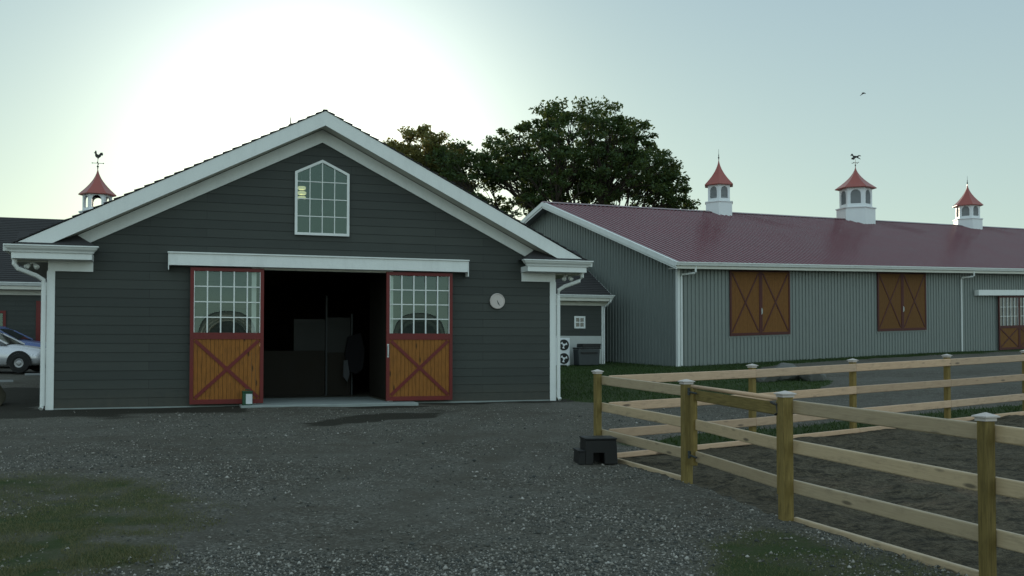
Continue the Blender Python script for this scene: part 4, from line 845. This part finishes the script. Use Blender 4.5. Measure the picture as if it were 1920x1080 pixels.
# fence across the yard behind the viewer: the door panes mirror its sunlit boards
BF = thing('paddock_fence', (-26, -24, 0), 0, 'sunlit pale paddock fence across the yard, mirrored in the barn door panes', 'fence')
for i in range(16):
    x, y = -26 + 2.8 * i * math.cos(B1A), -24 + 2.8 * i * math.sin(B1A); floor_z = gz(x, y); post(BF, x, y, floor_z + 1.5, floor_z, .06, rz=B1A)
    if i < 15:
        for h_ in (.45, .90, 1.32): board(BF, (x, y + .09), (x + 2.8 * math.cos(B1A), y + 2.8 * math.sin(B1A) + .09), floor_z + h_, floor_z + h_, .20, .04, 'white')

# unseen pale sheet added behind that fence to brighten the door-pane reflections
sx_, sy_ = np.meshgrid(np.linspace(-90, 80, 35), np.linspace(-150, -19, 28)); sy_ = sy_ + np.clip(sx_, -40, 40) * .335 - 3
sz_ = ground_z(sx_.ravel(), sy_.ravel()) + .03; ii = np.arange(35 * 28).reshape(28, 35)
sq = np.stack([ii[:-1, :-1], ii[:-1, 1:], ii[1:, 1:], ii[1:, :-1]], -1).reshape(-1, 4)
np_mesh('pale_reflected_sheet', np.stack([sx_.ravel(), sy_.ravel(), sz_], -1), sq, mottled('pale_sheet_tone', (.42, .38, .28), .9, .15, .4, 8, .2), kind='structure')

# ------------------------------------------------------------------ mounting block
mx_, my_ = 1.17, 13.95; mz = gz(mx_, my_) + .0
t = thing('mounting_block', (mx_, my_, mz), R(8), 'black plastic two-step mounting block on the gravel at the fence corner', 'mounting block')
q = MB(); H, H2 = .355, .19
def taper_box(q, x0, x1, y0, y1, z0, z1, ins): 
    q.mesh([(x0, y0, z0), (x1, y0, z0), (x1, y1, z0), (x0, y1, z0), (x0 + ins, y0 + ins, z1), (x1 - ins, y0 + ins, z1), (x1 - ins, y1 - ins, z1), (x0 + ins, y1 - ins, z1)], [(3, 2, 1, 0), (4, 5, 6, 7), (0, 1, 5, 4), (1, 2, 6, 5), (2, 3, 7, 6), (3, 0, 4, 7)])
z_ = mz
q.prism([(-.195, z_), (-.08, z_), (-.075, z_ + .155), (.075, z_ + .155), (.08, z_), (.265, z_), (.245, z_ + H - .02), (-.185, z_ + H - .02)], 1, -.20, .18); q.build('upper_step', M['blackplastic'], t, bevel=.008)
q = MB(); q.box(-.09, .09, .10, .17, z_, z_ + .15); q.build('back_panel', M['blackplastic'], t)
q = MB(); q.box(-.20, .255, -.215, .195, z_ + H - .019, z_ + H + .006); q.build('tread', M['blackplastic'], t, bevel=.008)
q = MB(); q.prism([(-.285, z_), (-.197, z_), (-.190, z_ + H2 - .02), (-.275, z_ + H2 - .02)], 1, -.20, .18); q.box(-.292, -.195, -.205, .185, z_ + H2 - .019, z_ + H2 + .004); q.build('lower_step', M['blackplastic'], t, bevel=.006)

# ------------------------------------------------------------------ stones
def rock(name, x, y, s, seed, mat, label, group=None):
    r_ = np.random.default_rng(seed); z = gz(x, y); import bmesh
    bm = bmesh.new(); bmesh.ops.create_icosphere(bm, subdivisions=3, radius=1)
    planes = [(np.array(n_) / np.linalg.norm(n_), r_.uniform(.62, .9)) for n_ in r_.normal(0, 1, (11, 3))]
    for v in bm.verts:
        p = np.array(v.co)
        for n_, dd_ in planes:
            k = p @ n_
            if k > dd_: p = p - n_ * (k - dd_)
        p = p * (1 + .05 * math.sin(p[0] * 7 + seed) * math.sin(p[1] * 6)); v.co = p * np.array(s)
    me = bpy.data.meshes.new(name); bm.to_mesh(me); bm.free(); me.materials.append(M[mat]); o = bpy.data.objects.new(name, me); COL.objects.link(o); o.location = (x, y, z + s[2] * .35); o.rotation_euler = (0, 0, seed); return tag(o, label, 'boulder', group)
G = 'boulders on the grass island'
rock('boulder', 7.75, 30.6, (.50, .40, .30), 3, 'stone', 'left boulder of the cluster on the grass island beyond the far fence', G)
rock('boulder', 8.55, 31.4, (.72, .5, .40), 5, 'stone', 'largest pale boulder in the middle of the grass island cluster', G)
rock('boulder', 9.2, 30.6, (.42, .38, .30), 9, 'stone', 'low right boulder of the cluster on the grass island', G)
rock('boulder', -11.4, 21.6, (.60, .50, .52), 12, 'brownstone', 'brown boulder cut by the left picture edge, outside the barn corner')
for x, y, a_, lb in ((-15.2, 31.7, .5, 'pale parking wheel stop nearer the barn downspout'), (-14.5, 28.5, .5, 'pale parking wheel stop nearer the left picture edge')):
    z = gz(x, y); t = thing('wheel_stop', (x, y, z), a_, lb, 'wheel stop', 'wheel stops before the parked cars'); q = MB(); q.prism([(-.07, z), (.07, z), (.05, z + .07), (-.05, z + .07)], 0, -.24, .24); q.build('kerb_block', M['interiorpale'], t, bevel=.01)

# ------------------------------------------------------------------ cars
def car(name, x, y, rz, paint, label, hh=0.0):
    z = gz(x, y); t = thing(name, (x, y, z), rz, label, 'car', 'cars parked by the low building')
    # side outline stations from tail (-) to nose (+): x, half width, sill z, shoulder z, top z
    st = [(-2.28, .70, .42, .62, .74), (-2.22, .78, .30, .72, .90), (-1.9, .84, .24, .80, .98), (-1.35, .87, .22, .84, .99), (-.6, .88, .22, .84, .96), (.2, .88, .22, .83, .95), (.9, .87, .22, .80, .93), (1.5, .86, .22, .75, .86), (1.95, .83, .24, .68, .78), (2.22, .74, .30, .60, .68), (2.32, .60, .36, .52, .58)]
    q = MB(); rings = []
    for (x_, w_, s_, sh, tp) in st:
        sh += hh; tp += hh
        half = [(0, s_), (w_ * .8, s_), (w_ * .97, s_ + .08), (w_, (s_ + sh) / 2), (w_ * .97, sh), (w_ * .86, (sh + tp) / 2 + .02), (w_ * .55, tp), (0, tp + .015)]
        rings.append([(x_, yy, z + zz_) for yy, zz_ in half] + [(x_, -yy, z + zz_) for yy, zz_ in half[-2:0:-1]])
    n_ = len(rings[0]); vs = [p_ for r_ in rings for p_ in r_]; fs = [(i * n_ + k, i * n_ + (k + 1) % n_, (i + 1) * n_ + (k + 1) % n_, (i + 1) * n_ + k) for i in range(len(rings) - 1) for k in range(n_)]
    fs += [tuple(range(n_))[::-1], tuple((len(rings) - 1) * n_ + k for k in range(n_))]; q.mesh(vs, fs); bd = q.build('body', M[paint], t, smooth=True)
    q = MB(); cab = [(-1.55, .72, .97, .99), (-1.0, .66, 1.30, 1.34), (-.5, .64, 1.38, 1.42), (.1, .64, 1.37, 1.41), (.45, .68, 1.22, 1.26), (1.05, .74, .92, .94)]
    rg = [[(x_, .78, z + .90 + hh), (x_, w_, z + h1 + hh), (x_, w_ * .7, z + h2 + hh), (x_, -w_ * .7, z + h2 + hh), (x_, -w_, z + h1 + hh), (x_, -.78, z + .90 + hh)] for x_, w_, h1, h2 in cab]
    vs = [p_ for r_ in rg for p_ in r_]; q.mesh(vs, [(i * 6 + k, i * 6 + (k + 1) % 6, (i + 1) * 6 + (k + 1) % 6, (i + 1) * 6 + k) for i in range(5) for k in range(6)]); q.build('windows', M['carglass'], t)
    q = MB()
    q.mesh([(x_, s_ * w_ * 1.01, z + h + hh + .012) for x_, w_, h in ((-1.02, .62, 1.31), (-.5, .62, 1.41), (.1, .62, 1.40), (.42, .62, 1.26)) for s_ in (1, -1)], [(0, 1, 3, 2), (2, 3, 5, 4), (4, 5, 7, 6)])
    for s_ in (1, -1):
        for A_, B_ in (((1.08, .75, .93), (.42, .66, 1.27)), ((-1.55, .74, .98), (-1.0, .66, 1.32)), ((-.25, .78, .95), (-.22, .66, 1.40))): q.beam((A_[0], s_ * A_[1], z + A_[2] + hh), (B_[0], s_ * B_[1], z + B_[2] + hh), .05, .04)
    q.build('roof', M[paint], t, smooth=False)
    for sx in (-1.42, 1.50):
        for sy in (-1, 1):
            q = MB(); q.lathe((sx, sy * .885, z + .36), [(.36, 0), (.375, -.004 * sy), (.375, -.01 * sy)], 24, axis='y'); 
            q = MB(); y0 = sy * .70; q.lathe((sx, y0, z + .315), [(.2, 0), (.31, .01 * sy), (.315, .10 * sy), (.31, .19 * sy), (.20, .205 * sy), (.19, .19 * sy)], 24, axis='y'); wh = q.build('wheel', M['tyre'], t)
            q = MB(); q.lathe((sx, y0 + .185 * sy, z + .315), [(.150, .006 * sy), (.14, .014 * sy), (.09, .006 * sy), (.05, .02 * sy), (.001, .022 * sy)], 20, axis='y'); q.build('hubcap', M['hub'], wh)
            q = MB(); 
            aa = np.linspace(-.25, math.pi + .25, 15); ro, ri = .385, .30
            q.mesh([(sx + r_ * math.cos(p_), sy * .892, z + .33 + r_ * math.sin(p_)) for p_ in aa for r_ in (ro, ri)], [(2 * i, 2 * i + 1, 2 * i + 3, 2 * i + 2) for i in range(14)]); q.build('wheel_arch', M['tyre'], t)
    for s_ in (1, -1):
        q = MB(); q.obox((2.17, s_ * .56, z + .60 + hh), (.06, s_ * -.03, 0), (.03, .16 * s_ * s_, 0), (0, 0, .065)); q.build('headlight', M['capwood'], t, bevel=.02)
        q = MB(); q.obox((-2.24, s_ * .58, z + .72 + hh), (.04, 0, 0), (0, .15, 0), (0, 0, .07)); q.build('taillight', M['red'], t, bevel=.02)
        q = MB(); q.obox((.72, s_ * .93, z + .98 + hh), (.05, 0, 0), (0, .09, 0), (0, 0, .06)); q.build('wing_mirror', M[paint], t, bevel=.025)
    q = MB(); q.box(2.20, 2.36, -.60, .60, z + .34, z + .50); q.box(-2.34, -2.2, -.70, .70, z + .36, z + .54); q.build('bumper', M[paint], t, bevel=.04)
    return t
car('parked_car', -17.38, 32.7, R(6), 'silver', 'silver sedan parked left of the barn, in front of the blue car')
car('parked_car', -18.7, 36.0, R(4), 'bluecar', 'blue car parked behind the silver sedan', .08)

# ------------------------------------------------------------------ trees
def tree(name, x, y, blobs, ncl, leaves, seed, leafm, label, trunk_r=.45, lsz=.15, fork=5.0, group=None):
    """blobs: crown lobes (dx, dy, z, rx, ry, rz)"""
    rg = np.random.default_rng(seed); z0 = gz(x, y); t = thing(name, (x, y, z0), 0, label, 'tree', group)
    vol = np.array([b[3] * b[4] * b[5] for b in blobs]); vol /= vol.sum(); tips = []
    while len(tips) < ncl:
        b = blobs[rg.choice(len(blobs), p=vol)]; d = rg.normal(0, 1, 3); d /= np.linalg.norm(d)
        rr = rg.uniform(.50, 1.0) ** .5 if rg.random() < .72 else rg.uniform(.2, .8)
        if d[2] < -.25 and rg.random() < .6: continue
        p = np.array((b[0] + d[0] * b[3] * rr, b[1] + d[1] * b[4] * rr, b[2] + d[2] * b[5] * rr))
        if p[2] < fork + .5: continue
        hole = float(vnoise(np.array([p[0] + seed]), np.array([p[2] * 1.15]), 1.9, seed)[0])
        if hole < .40 and p[2] < 14.6 and rg.random() < .85: continue
        if all(np.linalg.norm((p - q) ) > .62 for q in tips[-60:]): tips.append(p)
    tips = np.array(tips)
    # limbs: cluster the tips round a few seeds, then branch again
    q = MB(); base = np.array((0, 0, z0 - .3)); fk = np.array((.2, 0, z0 + fork)); q.tube([base, base + (0, 0, .5), (fk + base) / 2 + (.1, .1, 0), fk], [trunk_r * 1.5, trunk_r * 1.1, trunk_r * .95, trunk_r * .85], 9)
    def kmeans(P, k):
        c = P[rg.choice(len(P), k, replace=False)]
        for _ in range(6):
            a = np.argmin(((P[:, None] - c[None]) ** 2).sum(-1), 1); c = np.array([P[a == i].mean(0) if (a == i).any() else c[i] for i in range(k)])
        return c, a
    c1, a1 = kmeans(tips, 9)
    for i in range(9):
        P = tips[a1 == i]
        if len(P) < 2: continue
        e = fk + (c1[i] - fk) * .62; mid = fk + (e - fk) * .5 + np.array((0, 0, .7)) + rg.normal(0, .35, 3); q.tube([fk, mid, e], [trunk_r * .5, trunk_r * .34, trunk_r * .24], 6)
        k2 = max(1, len(P) // 6); c2, a2 = kmeans(P, min(k2, len(P)))
        for j in range(len(c2)):
            Q = P[a2 == j]
            if not len(Q): continue
            f = e + (c2[j] - e) * .65; m2 = (e + f) / 2 + rg.normal(0, .3, 3); q.tube([e, m2, f], [trunk_r * .2, trunk_r * .14, trunk_r * .10], 5, False)
            for p_ in Q: m3 = (f + p_) / 2 + rg.normal(0, .22, 3) + (0, 0, .1); q.tube([f, m3, p_], [trunk_r * .09, trunk_r * .06, .015], 4, False)
    q.build('trunk', M['bark'], t, smooth=True)
    n = ncl * leaves; ci = np.repeat(np.arange(ncl), leaves); rad = rg.uniform(.42, .85, ncl)[ci]
    d = rg.normal(0, 1, (n, 3)); d /= np.linalg.norm(d, axis=1)[:, None]; rr = rg.random(n) ** .55
    pos = tips[ci] + d * rr[:, None] * rad[:, None] * np.array((1.05, 1.05, .62))
    nr = rg.normal(0, .8, (n, 3)) + (0, 0, .9); nr /= np.linalg.norm(nr, axis=1)[:, None]
    ax = np.cross(nr, rg.normal(0, 1, (n, 3))); ax /= np.linalg.norm(ax, axis=1)[:, None]; bx_ = np.cross(nr, ax); s = rg.uniform(.6, 1.25, n)[:, None] * lsz
    V = np.stack([pos - ax * s, pos - bx_ * s * .55 + ax * s * .1, pos + ax * s * 1.1, pos + bx_ * s * .55 + ax * s * .1], 1).reshape(-1, 3) - np.array((0, 0, z0))
    o = np_mesh('crown', V, np.arange(n * 4).reshape(-1, 4), M[leafm], kind=None); o.parent = t; return t
YT = 80.0
tree('shade_tree', 4.6, YT, [(.6, 0, 14.4, 8.4, 7.5, 7.1), (-5.8, .0, 12.8, 4.8, 5, 6.2), (-9.0, .0, 12.6, 3.2, 4, 5.6), (4.8, 0, 13.6, 4.6, 5, 5.4), (7.5, 0, 11.4, 3.0, 4, 4.6)], 950, 74, 11, 'leaf', 'big dark leafy tree behind the barns, its crown full of small gaps', .55, .155, 5.0)
tree('shade_tree', -7.6, YT + 3, [(0, 0, 15.8, 2.9, 3.4, 4.6), (-1.8, 0, 15.0, 2.2, 3, 4.0), (1.9, 0, 14.4, 2.4, 3, 5.0)], 260, 110, 21, 'leaf2', 'smaller hazy yellow-green tree left of the big tree', .35, .15, 5.0)

# bird
bp = (21.3, 60, 17.05); t = thing('bird', bp, R(20), 'tiny dark bird flying in the sky above the right barn', 'bird')
q = MB(); q.lathe((0, 0, bp[2]), [(.002, -.0), (.002, .001)], 4); q = MB()
q.tube([(-.14, 0, bp[2]), (-.08, 0, bp[2] - .01), (0, 0, bp[2]), (.07, 0, bp[2] + .01), (.11, 0, bp[2] + .015)], [.012, .04, .05, .03, .008], 8); q.build('body', M['blackmetal'], t, smooth=True)
for s_ in (-1, 1):
    q = MB(); q.mesh([(.04, s_ * .03, bp[2] + .01), (-.05, s_ * .03, bp[2] + .01), (.03, s_ * .17, bp[2] - .05), (-.07, s_ * .14, bp[2] - .05), (-.10, s_ * .26, bp[2] - .13)], [(0, 2, 3, 1), (2, 4, 3)]); q.build('wing', M['blackmetal'], t)

for o in bpy.data.objects:
    if '_z' in o.keys(): del o['_z']
